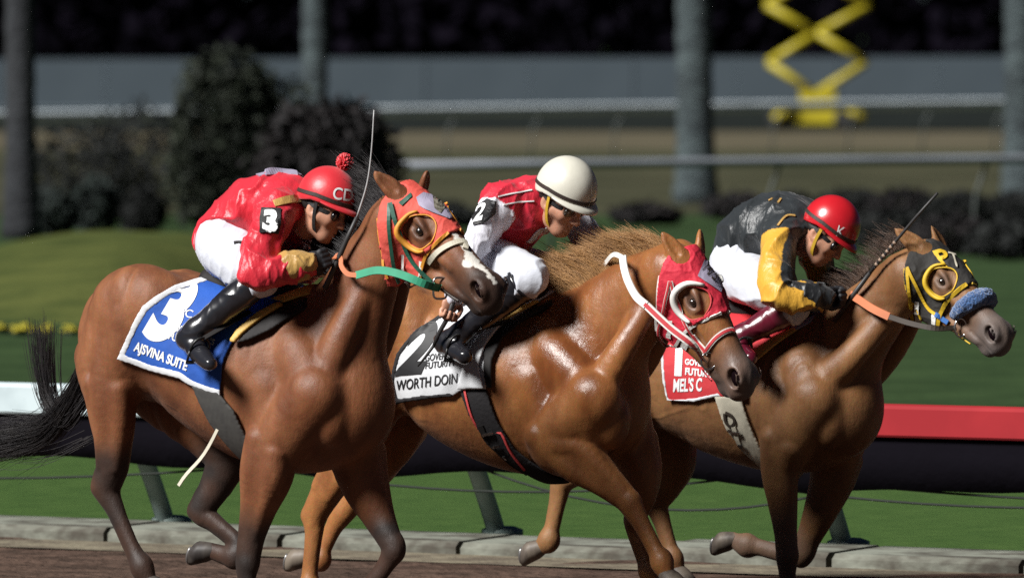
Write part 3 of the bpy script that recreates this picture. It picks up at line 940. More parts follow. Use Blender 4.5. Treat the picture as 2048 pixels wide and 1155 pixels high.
def make_horse(spec):
    fr = spec['fr']; hd = spec['head']
    root = thing('racehorse', spec['label'], 'horse', group=None)
    fr.place(root)
    P = []
    tr = [(*(fr.P(px, py, 0)[[0, 2]]), R, W, 0.0) for px, py, R, W in spec['trunk']]
    P.append(Loft(tr, 0.06))
    barrel = [P[0]]
    legs = {k: [(*fr.P(n[0], n[1], n[2]), n[3]) for n in v] for k, v in spec['legs'].items()}
    wx, wz = fr.P(*spec['withers'], 0)[[0, 2]]
    tendons = []
    for key, L in legs.items():
        ji = 5 if key[1] == 'f' else 4
        T = []
        for i in range(ji, ji + 4):
            t = np.array(L[i + 1][:3]) - np.array(L[i - 1][:3]); t /= np.linalg.norm(t)
            p = np.array((t[2], 0, -t[0]))
            T.append((*(np.array(L[i][:3]) + p * (0.034, 0.027, 0.026, 0.028)[i - ji]), (0.020, 0.0165, 0.0165, 0.020)[i - ji]))
        tendons.append(Chain(T, 0.012, 0.85, n=7))
        front = np.array(L[ji][:3]) - p * 0.010
        if key[1] == 'f':
            tendons.append(Ell(front, (0.043, 0.043, 0.050), None, 0.012))
        for i in (ji + 1, ji + 2):
            L[i] = (*L[i][:3], L[i][3] * 0.98)
    P.append(Chain([(wx - 0.22, 0, wz - 0.13, 0.10), (wx - 0.02, 0, wz - 0.10, 0.095), (wx + 0.16, 0, wz - 0.13, 0.11)], 0.10, 0.6))   # withers
    for key, s in (('rf', -1), ('lf', 1)):
        L = legs[key]
        S, E = np.array(L[0][:3]), np.array(L[1][:3])
        P.append(Chain(L[:-1], 0.040, 0.80, n=7))
        sc_top = np.array((wx - 0.03, s * 0.09, wz - 0.10))
        P.append(Chain([(*sc_top, 0.055), (*((sc_top + S) / 2 + (0.0, s * 0.035, 0)), 0.095), (*S, 0.105)], 0.022, 0.62))
        P.append(Chain([(*(sc_top * 0.45 + E * 0.55 + np.array((-0.03, s * 0.055, 0))), 0.10), (*(E + np.array((-0.01, 0, 0.03))), 0.100)], 0.012, 0.62))   # triceps
        P.append(Chain([(*(sc_top * 0.55 + S * 0.45 + np.array((0.045, s * 0.03, 0))), 0.052), (*(S * 0.8 + sc_top * 0.2 + np.array((0.03, s * 0.03, 0))), 0.064)], 0.010, 0.72))   # front of the shoulder
        P.append(Ell(S + np.array((0.045, -s * 0.055, -0.075)), (0.10, 0.088, 0.140), None, 0.012))        # pectoral
        P.append(Chain([(*(S + np.array((0.00, 0, -0.05))), 0.085), (*np.array(L[2][:3]), 0.075)], 0.03, 0.8))
    for key, s in (('rh', -1), ('lh', 1)):
        L = legs[key]; b0 = len(P)
        hip, st = np.array(L[0][:3]), np.array(L[1][:3])
        P.append(Chain(L[:-1], 0.06, 0.84, n=7))
        if spec.get('butt'):
            bx = fr.P(*spec['butt'][:2], s * 0.12)
            P.append(Chain([(*bx, 0.125), (*(bx * 0.45 + st * 0.55 + np.array((-0.03, 0, 0))), 0.115), (*(np.array(L[2][:3])), 0.075)], 0.014, 0.78))
        gl = hip + np.array((0.06, s * 0.02, 0.07))
        P.append(Ell(gl, (0.24, 0.145, 0.19), None, 0.030))
        P.append(Ell(st + np.array((0.04, 0, 0.06)), (0.105, 0.090, 0.14), None, 0.020))
        barrel += P[b0:]
        # point of hock
        hk = np.array(L[spec['hock_i']][:3]); up = np.array(L[spec['hock_i'] - 1][:3]); dn = np.array(L[spec['hock_i'] + 1][:3])
        back = hk - (up + dn) / 2; back[1] *= 0.2
        if np.linalg.norm(back) > 0.012:
            back /= np.linalg.norm(back)
            P.append(Chain([(*(hk + back * 0.042 + (up - hk) * 0.12), 0.033), (*(hk + back * 0.012 + (dn - hk) * 0.3), 0.026)], 0.025))
            P.append(Chain([(*(hk + back * 0.045 + (up - hk) * 0.14), 0.022), (*(hk * 0.35 + up * 0.65 + back * 0.05), 0.020)], 0.03))
    P += tendons
    # forearm and gaskin muscles: a front and a rear belly with a groove between
    for key, L in legs.items():
        s = -1 if key[0] == 'r' else 1
        ids = (1, 2, 3, 4) if key[1] == 'f' else (1, 2, 3)
        for sgn, amt in ((1, 0.42), (-1, 0.40)):
            C_ = []
            for q, i in enumerate(ids):
                t = np.array(L[i + 1][:3]) - np.array(L[i - 1][:3]); t /= np.linalg.norm(t)
                p = np.array((-t[2], 0, t[0])) * sgn
                r_ = L[i][3]
                C_.append((*(np.array(L[i][:3]) + p * r_ * amt + np.array((0, s * r_ * 0.34, 0))), r_ * (0.56, 0.58, 0.52, 0.42)[q]))
            P.append(Chain(C_, 0.008, 0.9))
    # knees, fetlocks
    for key in legs:
        L = legs[key]
        fl = np.array(L[-3][:3])
        P.append(Ell(fl, (0.050, 0.043, 0.054), None, 0.02))
    nk = [(*(fr.P(px, py, cy)[[0, 2]]), R, W, cy) for px, py, R, W, cy in spec['neck']]
    P.append(Loft(nk, 0.09))
    # throat-to-shoulder muscle
    n0, n1 = nk[-1], nk[0]
    for s in (-1, 1):
        S = np.array(legs['rf' if s < 0 else 'lf'][0][:3])
        a = hd.p(0.03, s * 0.055, -0.12)
        mid = (a + S) / 2 + np.array((0.0, s * 0.03, -0.02))
        P.append(Chain([(*a, 0.040), (*mid, 0.062), (*(S + np.array((0.02, -s * 0.02, 0.06))), 0.078)], 0.020, 0.78))
    P.append(Chain([(*hd.p(0.0, 0, -0.02), 0.085), (nk[-1][0], nk[-1][4], nk[-1][1], nk[-1][2] * 0.9)], 0.06, 0.8, hd.R[:, 1]))
    spec['trunk_prims'] = barrel + [P[1]]
    hp0 = len(P)
    P += head_prims(hd)
    spec['head_prims'] = list(P)
    for s, tip in ((-1, spec['ears'][0]), (1, spec['ears'][1])):
        b = hd.p(0.015, s * 0.058, 0.045)
        t = fr.P(*tip)
        t = b + (t - b) * 1.08
        dvec = t - b; ln = np.linalg.norm(dvec); dvec /= ln
        face = hd.p(0.4, s * 0.25, 0.35) - b; face -= dvec * np.dot(face, dvec); face /= np.linalg.norm(face)
        P.append(Chain([(*b, 0.034), (*(b + dvec * ln * 0.35), 0.040), (*(b + dvec * ln * 0.7), 0.028), (*t, 0.005)], 0.02, 0.5, face))
        P.append(Chain([(*(b + dvec * ln * 0.25 + face * 0.020), 0.016), (*(b + dvec * ln * 0.5 + face * 0.018), 0.018), (*(b + dvec * ln * 0.85 + face * 0.010), 0.006)], 0.006, 0.7, face, op='sub'))
    sd = spec['seed']
    def disp(V):
        u = hd.inv(V)
        body = np.clip((-u[:, 0] - 0.0) * 6, 0, 1)                      # not on the head
        up = np.clip((V[:, 2] - 0.45) * 5, 0, 1)
        rip = vnoise(V, (7, 5, 3.0), sd) * 0.0045 + (np.abs(vnoise(V, (15, 8, 3.5), sd + 3)) - 0.35) * 0.014 + vnoise(V, (26, 16, 9), sd + 8) * 0.0014
        barrel = np.clip(1 - np.abs(V[:, 0] + 0.30) / 0.25, 0, 1)
        sh = np.exp(-((V[:, 0] - 0.20) / 0.22) ** 2) * np.exp(-((V[:, 2] - 1.0) / 0.30) ** 2)
        wv = V + 0.04 * np.stack([vnoise(V, (6, 6, 6), sd + 11), vnoise(V, (6, 6, 6), sd + 12), vnoise(V, (6, 6, 6), sd + 13)], 1)
        crease = -0.0110 * np.exp(-(vnoise(wv, (13, 7, 3.2), sd + 14) / 0.16) ** 2) * sh
        vein = 0.0030 * np.exp(-(vnoise(wv, (6.5, 6.5, 6.5), sd + 15) / 0.055) ** 2) * np.clip((V[:, 0] + 0.75) * 3, 0, 1) * np.clip(vnoise(V, (2, 2, 2), sd + 16) * 2 + 0.6, 0, 1)
        return (crease + vein) * body + rip * body * up * (1 - 0.75 * barrel) + vnoise(V, (40, 40, 40), sd + 5) * 0.0006
    o, V, Q = skin('body', P, 0.0075, spec['mat'], root, disp)
    # darker points
    dk = np.zeros(len(V))
    u = hd.inv(V)
    nearhead = (np.abs(u[:, 1]) < 0.2) & (np.abs(u[:, 2] + 0.05) < 0.25) & (u[:, 0] > -0.05) & (u[:, 0] < 0.75)
    dk = np.maximum(dk, np.where(nearhead, np.clip((u[:, 0] - 0.33) / 0.14, 0, 1) * spec['muzzle'], 0))
    for s in (-1, 1):
        de = np.linalg.norm(u - np.array((0.185, s * 0.09, 0.01)), axis=1)
        dk = np.maximum(dk, np.clip(1.2 - de / 0.06, 0, 1) * 0.75 * nearhead)
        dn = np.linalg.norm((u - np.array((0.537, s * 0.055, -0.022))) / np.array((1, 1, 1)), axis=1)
        dk = np.maximum(dk, np.clip(1.7 - dn / 0.026, 0, 1) * nearhead)  # nostril hollow darkened too, its shade put into the coat colour
    for key in legs:
        L = legs[key]
        i0 = spec['dark_from'][key]
        if i0 is not None:
            dd = dist_chain(V, [(n[0], n[1], n[2], n[3]) for n in L[i0:]])
            along = np.clip(1.0 - dd / 0.10, 0, 1)
            dk = np.maximum(dk, along * spec['leg_dark'])
    dk = dk + 0.12 * vnoise(V, (14, 14, 14), sd) * (dk > 0.05)
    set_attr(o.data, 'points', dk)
    zz, xx = V[:, 2], V[:, 0]
    swt = np.exp(-((xx - 0.30) / 0.34) ** 2) * np.clip((zz - 0.62) * 3.0, 0, 1) + 0.8 * np.exp(-((xx + 0.62) / 0.16) ** 2) * np.exp(-((zz - 0.95) / 0.22) ** 2)
    swt = np.clip(swt * (0.75 + 0.9 * vnoise(V, (7, 7, 4), sd + 31) + 0.4 * vnoise(V, (17, 17, 9), sd + 32)), 0, 1) * spec['sweat']
    set_attr(o.data, 'sweat', swt)
    bl = np.zeros(len(V))
    if spec.get('blaze'):
        u0, u1, hw = spec['blaze']
        jag = 0.008 * vnoise(V, (90, 90, 90), 4)
        bl = ((u[:, 0] > u0) & (u[:, 0] < u1) & (np.abs(u[:, 1] + 0.004 + 0.012 * np.exp(-((u[:, 0] - 0.42) / 0.035) ** 2)) < hw + jag + 0.022 * np.exp(-((u[:, 0] - 0.42) / 0.030) ** 2)) & (u[:, 2] > -0.045)).astype(float)
    set_attr(o.data, 'blaze', bl)
    for s in (-1, 1):
        mb = MB()
        c = hd.p(0.186, s * 0.0835, 0.011)
        mb.lathe([(0.001, -0.018), (0.011, -0.0145), (0.017, -0.007), (0.0185, 0), (0.017, 0.007), (0.011, 0.0145), (0.001, 0.018)], 16, c, hd.R * np.array((hd.s, hd.s, hd.s * 0.95))[None, :])
        mb.build('eye', M['eye'], root)
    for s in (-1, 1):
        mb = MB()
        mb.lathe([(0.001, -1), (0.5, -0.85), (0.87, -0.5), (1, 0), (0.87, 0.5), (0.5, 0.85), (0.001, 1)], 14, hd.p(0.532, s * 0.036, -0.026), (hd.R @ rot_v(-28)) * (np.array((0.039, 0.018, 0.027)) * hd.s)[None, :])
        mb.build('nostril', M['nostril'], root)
    for key in ('rf', 'lf', 'rh', 'lh'):
        L = legs[key]
        C, T, Fl = np.array(L[-2][:3]), np.array(L[-1][:3]), np.array(L[-3][:3])
        d = (T - C) / np.linalg.norm(T - C)
        up = np.array(L[-5][:3]) - Fl
        fw = np.array((1.0, 0, 0)) if d[2] < -0.6 else np.array((0.2, 0, -1.0))
        hoof(root, C + d * 0.008, T, fw, 0.95, spec.get('horn'))
    spec['root'], spec['V'], spec['Q'], spec['bvh'], spec['prims'], spec['legsL'] = root, V, Q, bvh_of(V, Q), P, legs
    return root

YAW = math.radians(31.0)
hvec = np.array((math.cos(YAW), -math.sin(YAW), 0)); nvec = np.array((math.sin(YAW), math.cos(YAW), 0))
def origin(px, lat, ref=None):
    if ref is None:
        return np.array(((px - CX) * D / F, 0.0, 0.0))
    # point on the line ref + lat*n + a*h seen at px
    b = ref + nvec * lat
    k = (px - CX) / F
    a = (k * (b[1] + D) - b[0]) / (hvec[0] - k * hvec[1])
    return b + hvec * a
O3 = origin(600, 0)
O2 = origin(1105, 1.50, O3)
O1 = origin(1590, 3.00, O3)
F3, F2, F1 = Frame(O3, YAW), Frame(O2, YAW), Frame(O1, YAW)

M['bay'] = coat_mat('bay_coat', (0.31, 0.120, 0.050), (0.20, 0.070, 0.029), (0.020, 0.014, 0.012))
M['chestnut'] = coat_mat('chestnut_coat', (0.45, 0.185, 0.058), (0.29, 0.105, 0.033), (0.075, 0.060, 0.055), rough=0.44, coat=0.06, spec=0.4)
M['sorrel'] = coat_mat('sorrel_coat', (0.34, 0.165, 0.064), (0.23, 0.105, 0.042), (0.105, 0.088, 0.082))

H3 = dict(fr=F3, seed=3, sweat=0.55, horn=M['horn_dark'], label='dark bay racehorse with red and orange hood and black tail, number 3 cloth', mat=M['bay'], withers=(600, 588),
    trunk=[(272, 668, 0.255, 0.225), (300, 668, 0.275, 0.25), (375, 682, 0.280, 0.265), (445, 722, 0.315, 0.275), (530, 760, 0.350, 0.270), (610, 785, 0.335, 0.235), (680, 808, 0.24, 0.20)],
    butt=(205, 715),
    neck=[(655, 735, 0.235, 0.155, 0), (700, 628, 0.185, 0.120, 0), (745, 525, 0.140, 0.095, -0.01), (783, 450, 0.105, 0.080, -0.01)],
    legs=dict(
        rf=[(628, 790, -0.19, 0.13), (545, 890, -0.19, 0.115), (537, 945, -0.18, 0.112), (519, 1010, -0.17, 0.080), (504, 1067, -0.16, 0.062), (495, 1124, -0.16, 0.052), (494, 1165, -0.16, 0.036), (492, 1215, -0.16, 0.034), (490, 1240, -0.16, 0.044), (500, 1262, -0.16, 0.034), (512, 1300, -0.16, 0.03)],
        lf=[(715, 790, 0.16, 0.13), (712, 905, 0.16, 0.118), (728, 970, 0.16, 0.098), (755, 1030, 0.16, 0.070), (776, 1072, 0.15, 0.056), (788, 1096, 0.15, 0.052), (772, 1130, 0.15, 0.037), (742, 1172, 0.15, 0.034), (722, 1192, 0.15, 0.044), (690, 1192, 0.15, 0.034), (650, 1180, 0.15, 0.03)],
        rh=[(262, 650, -0.12, 0.175), (226, 770, -0.15, 0.122), (229, 862, -0.14, 0.090), (226, 930, -0.13, 0.069), (215, 978, -0.12, 0.056), (233, 1022, -0.12, 0.040), (262, 1088, -0.12, 0.034), (284, 1133, -0.12, 0.044), (300, 1165, -0.12, 0.034), (322, 1200, -0.12, 0.03)],
        lh=[(335, 660, 0.13, 0.16), (425, 850, 0.15, 0.125), (452, 912, 0.14, 0.095), (432, 970, 0.13, 0.070), (404, 1020, 0.12, 0.056), (432, 1046, 0.12, 0.040), (474, 1083, 0.12, 0.034), (470, 1112, 0.12, 0.043), (420, 1100, 0.12, 0.034), (345, 1080, 0.12, 0.03)]),
    hock_i=4, dark_from=dict(rf=4, lf=4, rh=3, lh=2), leg_dark=0.92, muzzle=0.88, blaze=(0.28, 0.56, 0.011),
    head=Head(F3, (0.61, -0.52, -0.585), (0.72, 0.64, 0.18), 1.06, (838, 462), -0.07), ears=[(752, 347, -0.08), (853, 345, 0.06)])
H2 = dict(fr=F2, seed=7, sweat=1.0, label='glossy chestnut racehorse with red hood and flaxen mane, number 2 cloth', mat=M['chestnut'], withers=(1075, 585),
    trunk=[(775, 690, 0.255, 0.225), (805, 690, 0.275, 0.25), (880, 712, 0.290, 0.265), (950, 748, 0.330, 0.28), (1040, 772, 0.365, 0.275), (1120, 790, 0.345, 0.24), (1190, 805, 0.25, 0.20)],
    butt=(705, 725),
    neck=[(1165, 725, 0.250, 0.165, 0), (1222, 650, 0.215, 0.130, -0.01), (1282, 592, 0.180, 0.105, -0.03), (1340, 552, 0.135, 0.088, -0.05)],
    legs=dict(
        rf=[(1185, 800, -0.20, 0.135), (1110, 878, -0.19, 0.125), (1158, 912, -0.18, 0.108), (1210, 958, -0.17, 0.076), (1243, 988, -0.16, 0.060), (1260, 1006, -0.16, 0.053), (1284, 1046, -0.16, 0.038), (1312, 1098, -0.16, 0.034), (1324, 1122, -0.16, 0.044), (1334, 1150, -0.16, 0.035), (1352, 1190, -0.16, 0.03)],
        lf=[(1240, 800, 0.16, 0.13), (1262, 885, 0.16, 0.11), (1280, 940, 0.15, 0.088), (1283, 985, 0.15, 0.066), (1276, 1015, 0.15, 0.054), (1270, 1040, 0.15, 0.050), (1276, 1075, 0.15, 0.036), (1290, 1115, 0.15, 0.034), (1300, 1140, 0.15, 0.043), (1312, 1165, 0.15, 0.034), (1330, 1200, 0.15, 0.03)],
        rh=[(765, 680, -0.12, 0.175), (742, 820, -0.15, 0.125), (700, 905, -0.14, 0.098), (655, 980, -0.13, 0.072), (631, 1030, -0.12, 0.055), (628, 1072, -0.12, 0.040), (622, 1135, -0.12, 0.034), (620, 1175, -0.12, 0.043), (634, 1200, -0.12, 0.034), (650, 1232, -0.12, 0.03)],
        lh=[(820, 690, 0.13, 0.16), (800, 850, 0.15, 0.12), (745, 935, 0.14, 0.090), (708, 990, 0.13, 0.068), (684, 1026, 0.12, 0.054), (668, 1055, 0.12, 0.038), (648, 1098, 0.12, 0.034), (640, 1118, 0.12, 0.042), (612, 1112, 0.12, 0.034), (572, 1104, 0.12, 0.03)]),
    hock_i=4, dark_from=dict(rf=None, lf=None, rh=None, lh=None), leg_dark=0.0, muzzle=0.85, blaze=None,
    head=Head(F2, (0.475, -0.28, -0.83), (0.66, 0.74, 0.12), 1.05, (1385, 604), -0.12), ears=[(1327, 468, -0.13), (1400, 462, 0.04)])
H1 = dict(fr=F1, seed=12, sweat=0.5, label='light brown racehorse with black hood and blue shadow roll, number 1 cloth', mat=M['sorrel'], withers=(1620, 640),
    trunk=[(1250, 722, 0.24, 0.215), (1278, 722, 0.26, 0.24), (1350, 735, 0.265, 0.255), (1430, 762, 0.300, 0.265), (1518, 785, 0.330, 0.262), (1600, 802, 0.315, 0.23), (1668, 818, 0.225, 0.195)],
    butt=(1185, 750),
    neck=[(1640, 760, 0.225, 0.150, 0), (1700, 680, 0.180, 0.118, 0), (1765, 605, 0.140, 0.093, -0.01), (1815, 555, 0.110, 0.080, -0.02)],
    legs=dict(
        rf=[(1625, 800, -0.18, 0.125), (1572, 885, -0.18, 0.110), (1562, 940, -0.17, 0.082), (1566, 1000, -0.17, 0.068), (1571, 1060, -0.16, 0.054), (1574, 1110, -0.16, 0.050), (1576, 1150, -0.16, 0.036), (1576, 1195, -0.16, 0.034), (1576, 1218, -0.16, 0.043), (1586, 1238, -0.16, 0.034), (1600, 1275, -0.16, 0.03)],
        lf=[(1700, 810, 0.16, 0.125), (1672, 915, 0.16, 0.112), (1660, 965, 0.16, 0.095), (1636, 1030, 0.15, 0.072), (1616, 1078, 0.15, 0.056), (1604, 1108, 0.15, 0.051), (1568, 1108, 0.15, 0.037), (1520, 1096, 0.15, 0.034), (1494, 1090, 0.15, 0.043), (1464, 1078, 0.15, 0.034), (1420, 1072, 0.15, 0.03)],
        rh=[(1262, 720, -0.12, 0.165), (1250, 850, -0.15, 0.120), (1200, 908, -0.14, 0.090), (1158, 938, -0.13, 0.068), (1126, 962, -0.12, 0.054), (1116, 1002, -0.12, 0.040), (1106, 1052, -0.12, 0.034), (1098, 1080, -0.12, 0.042), (1080, 1094, -0.12, 0.034), (1040, 1094, -0.12, 0.03)],
        lh=[(1300, 730, 0.13, 0.155), (1338, 880, 0.15, 0.120), (1345, 930, 0.14, 0.092), (1330, 975, 0.13, 0.068), (1314, 1006, 0.12, 0.054), (1326, 1046, 0.12, 0.039), (1340, 1092, 0.12, 0.034), (1346, 1118, 0.12, 0.042), (1356, 1142, 0.12, 0.034), (1368, 1180, 0.12, 0.03)]),
    hock_i=4, dark_from=dict(rf=4, lf=5, rh=None, lh=None), leg_dark=0.5, muzzle=0.95, blaze=None,
    head=Head(F1, (0.585, -0.54, -0.59), (0.70, 0.68, 0.07), 0.96, (1883, 562), -0.07), ears=[(1793, 460, -0.08), (1865, 455, 0.05)])
for hs in (H3, H2, H1):
    make_horse(hs)

# ------------------------------------------------------------------ straps, lettering and shells laid on a surface
def ribbon(name, pts, nrm, w, th, m, parent, taper=False):
    pts = np.array(pts, float); nrm = np.array(nrm, float)
    n = len(pts)
    w = np.full(n, w) if np.isscalar(w) else np.array(w)
    vs, fs = [], []
    for i in range(n):
        t = pts[min(i + 1, n - 1)] - pts[max(i - 1, 0)]; t /= np.linalg.norm(t) + 1e-9
        nn = nrm[i] - t * np.dot(nrm[i], t); nn /= np.linalg.norm(nn) + 1e-9
        sd = np.cross(t, nn)
        a, b = sd * w[i] / 2, nn * th / 2
        vs += [pts[i] - a - b, pts[i] + a - b, pts[i] + a * 0.92 + b, pts[i] - a * 0.92 + b]
    for i in range(n - 1):
        for k in range(4):
            k2 = (k + 1) % 4
            fs.append((i*4+k, i*4+k2, (i+1)*4+k2, (i+1)*4+k))
    fs += [(3, 2, 1, 0), tuple((n - 1) * 4 + k for k in range(4))]
    return link(name, mesh(name, vs, fs, False), m, parent)

def cast(bvhs, fr, px, py):
    d = Vector(fr.dir(px, py)).normalized(); o = Vector(fr.cam)
    best = None
    for b in bvhs:
        loc, nor, i, dist = b.ray_cast(o, d)
        if loc is not None and (best is None or dist < best[2]):
            best = (np.array(loc), np.array(nor), dist)
    return best

def lay(bvhs, fr, pxs, n=5):
    """pixel polyline laid on a surface: points and normals"""
    Q = catmull(np.array(pxs, float), n)
    P, N = [], []
    for x, y in Q:
        h = cast(bvhs, fr, x, y)
        if h is None:                               # just off the silhouette: take the nearest surface
            q = Vector(fr.P(x, y, -0.05)); best = None
            for b in bvhs:
                loc, nor, i, dist = b.find_nearest(q)
                if loc is not None and (best is None or dist < best[2]): best = (np.array(loc), np.array(nor), dist)
            if best is None: continue
            h = best
        nn = h[1]
        if np.dot(nn, fr.dir(x, y)) > 0.3 * np.linalg.norm(fr.dir(x, y)): nn = -nn
        P.append(h[0]); N.append(nn)
    P, N = np.array(P), np.array(N)
    if len(P) > 4:
        for _ in range(2):
            P[1:-1] = 0.5 * P[1:-1] + 0.25 * (P[:-2] + P[2:]); N[1:-1] = 0.5 * N[1:-1] + 0.25 * (N[:-2] + N[2:])
    return P, N

def strap(name, bvhs, fr, pxs, w, m, parent, off=0.004, th=0.005):
    P, N = lay(bvhs, fr, pxs)
    return ribbon(name, P + N * off, N, w, th, m, parent), P, N

def text_px(name, body, bvhs, fr, org, ex, ey, m, parent, bold=0.0, off=0.003, spacing=1.0, bend=None):
    """lettering whose unit x and y run along pixel vectors ex and ey from org, laid on the surface"""
    cu = bpy.data.curves.new('text', 'FONT'); cu.body = body; cu.size = 1.0; cu.offset = bold; cu.space_character = spacing
    ob = bpy.data.objects.new('text', cu); COL.objects.link(ob)
    dg = bpy.context.evaluated_depsgraph_get(); dg.update()
    ev = ob.evaluated_get(dg); tm = ev.to_mesh()
    bm = bmesh.new(); bm.from_mesh(tm); ev.to_mesh_clear()
    bpy.data.objects.remove(ob); bpy.data.curves.remove(cu)
    for _ in range(3):
        es = [e for e in bm.edges if e.calc_length() > 0.16]
        if not es: break
        bmesh.ops.subdivide_edges(bm, edges=es, cuts=1, use_grid_fill=False)
        bmesh.ops.triangulate(bm, faces=bm.faces[:])
    bad = []
    for v in bm.verts:
        x, y = v.co.x, v.co.y
        px = org[0] + ex[0] * x + ey[0] * y; py = org[1] + ex[1] * x + ey[1] * y
        if bend: py += bend(px)
        h = cast(bvhs, fr, px, py)
        if h is None:
            bad.append(v); continue
        nn = h[1]
        if np.dot(nn, fr.dir(px, py)) > 0: nn = -nn
        v.co = Vector(h[0] + nn * off)
    if bad: bmesh.ops.delete(bm, geom=bad, context='VERTS')
    me = bpy.data.meshes.new(name); bm.to_mesh(me); bm.free()
    return link(name, me, m, parent)

def poly_sd(X, Z, poly):
    """signed distance (negative inside) to polygon, 2D arrays"""
    poly = np.array(poly, float); n = len(poly)
    d = np.full(np.broadcast(X, Z).shape, 1e9); ins = np.zeros(d.shape, bool)
    for i in range(n):
        a, b = poly[i], poly[(i + 1) % n]
        e = b - a; wx, wz = X - a[0], Z - a[1]
        t = np.clip((wx * e[0] + wz * e[1]) / (e @ e + 1e-12), 0, 1)
        d = np.minimum(d, (wx - e[0] * t) ** 2 + (wz - e[1] * t) ** 2)
        c = ((a[1] <= Z) != (b[1] <= Z)) & (X < (b[0] - a[0]) * (Z - a[1]) / ((b[1] - a[1]) + 1e-12) + a[0])
        ins ^= c
    d = np.sqrt(d)
    return np.where(ins, -d, d)

def line_d(X, Z, pl):
    pl = np.array(pl, float); d = np.full(np.broadcast(X, Z).shape, 1e9)
    for i in range(len(pl) - 1):
        a, b = pl[i], pl[i + 1]; e = b - a
        t = np.clip(((X - a[0]) * e[0] + (Z - a[1]) * e[1]) / (e @ e + 1e-12), 0, 1)
        d = np.minimum(d, (X - a[0] - e[0] * t) ** 2 + (Z - a[1] - e[1] * t) ** 2)
    return np.sqrt(d)

def side_shell(name, hs, poly_px, off, th, m, parent, h=0.0065, lat=-0.26, band=None, bw=0.03, disp=None, side=0):
    """cloth or leather lying on a horse's barrel: the body surface pushed out by off, cut to an outline seen from the side"""
    fr = hs['fr']
    poly = [fr.P(x, y, lat)[[0, 2]] for x, y in poly_px]
    pa = np.array(poly)
    lo = np.array((pa[:, 0].min() - 0.03, -0.42, pa[:, 1].min() - 0.03)); hi = np.array((pa[:, 0].max() + 0.03, 0.42, pa[:, 1].max() + 0.03))
    def post(G, ax):
        X, Z = ax[0][:, None], ax[2][None, :]
        d2 = poly_sd(X, Z, poly)
        if band is not None:
            bl = [fr.P(x, y, lat)[[0, 2]] for x, y in band]
            d2 = np.maximum(d2, line_d(X, Z, bl) - bw)
        S = np.maximum(np.abs(G - off) - th / 2, d2[:, None, :])
        if side: S = np.maximum(S, -side * ax[1][None, :, None] + 0.004)
        return S.astype(np.float32)
    prims = hs['trunk_prims']
    return skin(name, prims, h, m, parent, disp, 1, lo, hi, post)

# ------------------------------------------------------------------ jockeys
def silk(name, col, acc=None, rough=0.40):
    m = mat(name, col, rough, tuple(c * 0.80 for c in col), nscale=7, bump=0.6, bscale=24, sheen=0.12, bdist=0.014, coat=0.0, spec=0.42, stretch=(1.3, 1.3, 0.6))
    nt = m.node_tree; b = nt.nodes['Principled BSDF']
    src = b.inputs['Base Color'].links[0].from_socket
    at = nt.nodes.new('ShaderNodeAttribute'); at.attribute_name = 'accent'
    mx = nt.nodes.new('ShaderNodeMix'); mx.data_type = 'RGBA'
    nt.links.new(at.outputs['Fac'], mx.inputs[0]); nt.links.new(src, mx.inputs[6]); mx.inputs[7].default_value = (*(acc or col), 1)
    nt.links.new(mx.outputs[2], b.inputs['Base Color'])
    return m
M['skin'] = mat('skin', (0.50, 0.255, 0.165), 0.5, (0.42, 0.20, 0.125), nscale=12, sss=0.15, bump=0.15, bscale=80, bdist=0.003)
M['breeches'] = mat('white_breeches', (0.57, 0.59, 0.65), 0.7, (0.51, 0.53, 0.59), nscale=5, bump=0.35, bscale=22, sheen=0.2, bdist=0.012)
M['boot'] = mat('black_boot_leather', (0.010, 0.010, 0.013), 0.22, (0.016, 0.016, 0.020), nscale=10, coat=0.6, bump=0.2, bscale=30, bdist=0.006)
M['boot_red'] = mat('maroon_boot_leather', (0.10, 0.006, 0.018), 0.25, nscale=8, coat=0.6)
M['glove'] = mat('black_glove', (0.012, 0.012, 0.015), 0.65, nscale=20, bump=0.3)
M['black'] = mat('black_webbing', (0.012, 0.011, 0.012), 0.6, nscale=20)
M['brown_band'] = mat('dark_brown_band', (0.030, 0.018, 0.014), 0.6, nscale=20)
M['lens'] = mat('dark_lens', (0.006, 0.006, 0.008), 0.06, nscale=5, coat=1.0)
M['lens_clear'] = mat('smoky_lens', (0.055, 0.040, 0.028), 0.08, nscale=5, coat=1.0)
M['white_print'] = mat('white_print', (0.80, 0.80, 0.80), 0.6, nscale=5)
M['black_print'] = mat('black_print', (0.012, 0.012, 0.014), 0.6, nscale=5)
M['gold'] = silk('gold_satin', (0.44, 0.26, 0.075)); M['hair'] = mat('dark_hair', (0.012, 0.009, 0.008), 0.6)
M['strap_yellow'] = mat('yellow_chin_strap', (0.55, 0.34, 0.03), 0.5)

class JHead:
    def __init__(self, fr, px, lat, f, u, s=0.95):
        R = ortho(fr.v(f), np.cross(fr.v(u), fr.v(f)))      # forward, left, up
        self.R = R; self.O = fr.P(*px, lat); self.s = s
    def p(self, f, l, u): return self.O + self.s * (self.R @ np.array((f, l, u), float))
    def inv(self, V): return ((V - self.O) @ self.R) / self.s
    def ell(self, c, r, k=0.02, op='add'): return Ell(self.p(*c), np.array(r) * self.s, self.R, k, op)
    def chain(self, n, k=0.02, sq=1.0, op='add'): return Chain([(*self.p(*q[:3]), q[3] * self.s) for q in n], k, sq, self.R[:, 1], op)

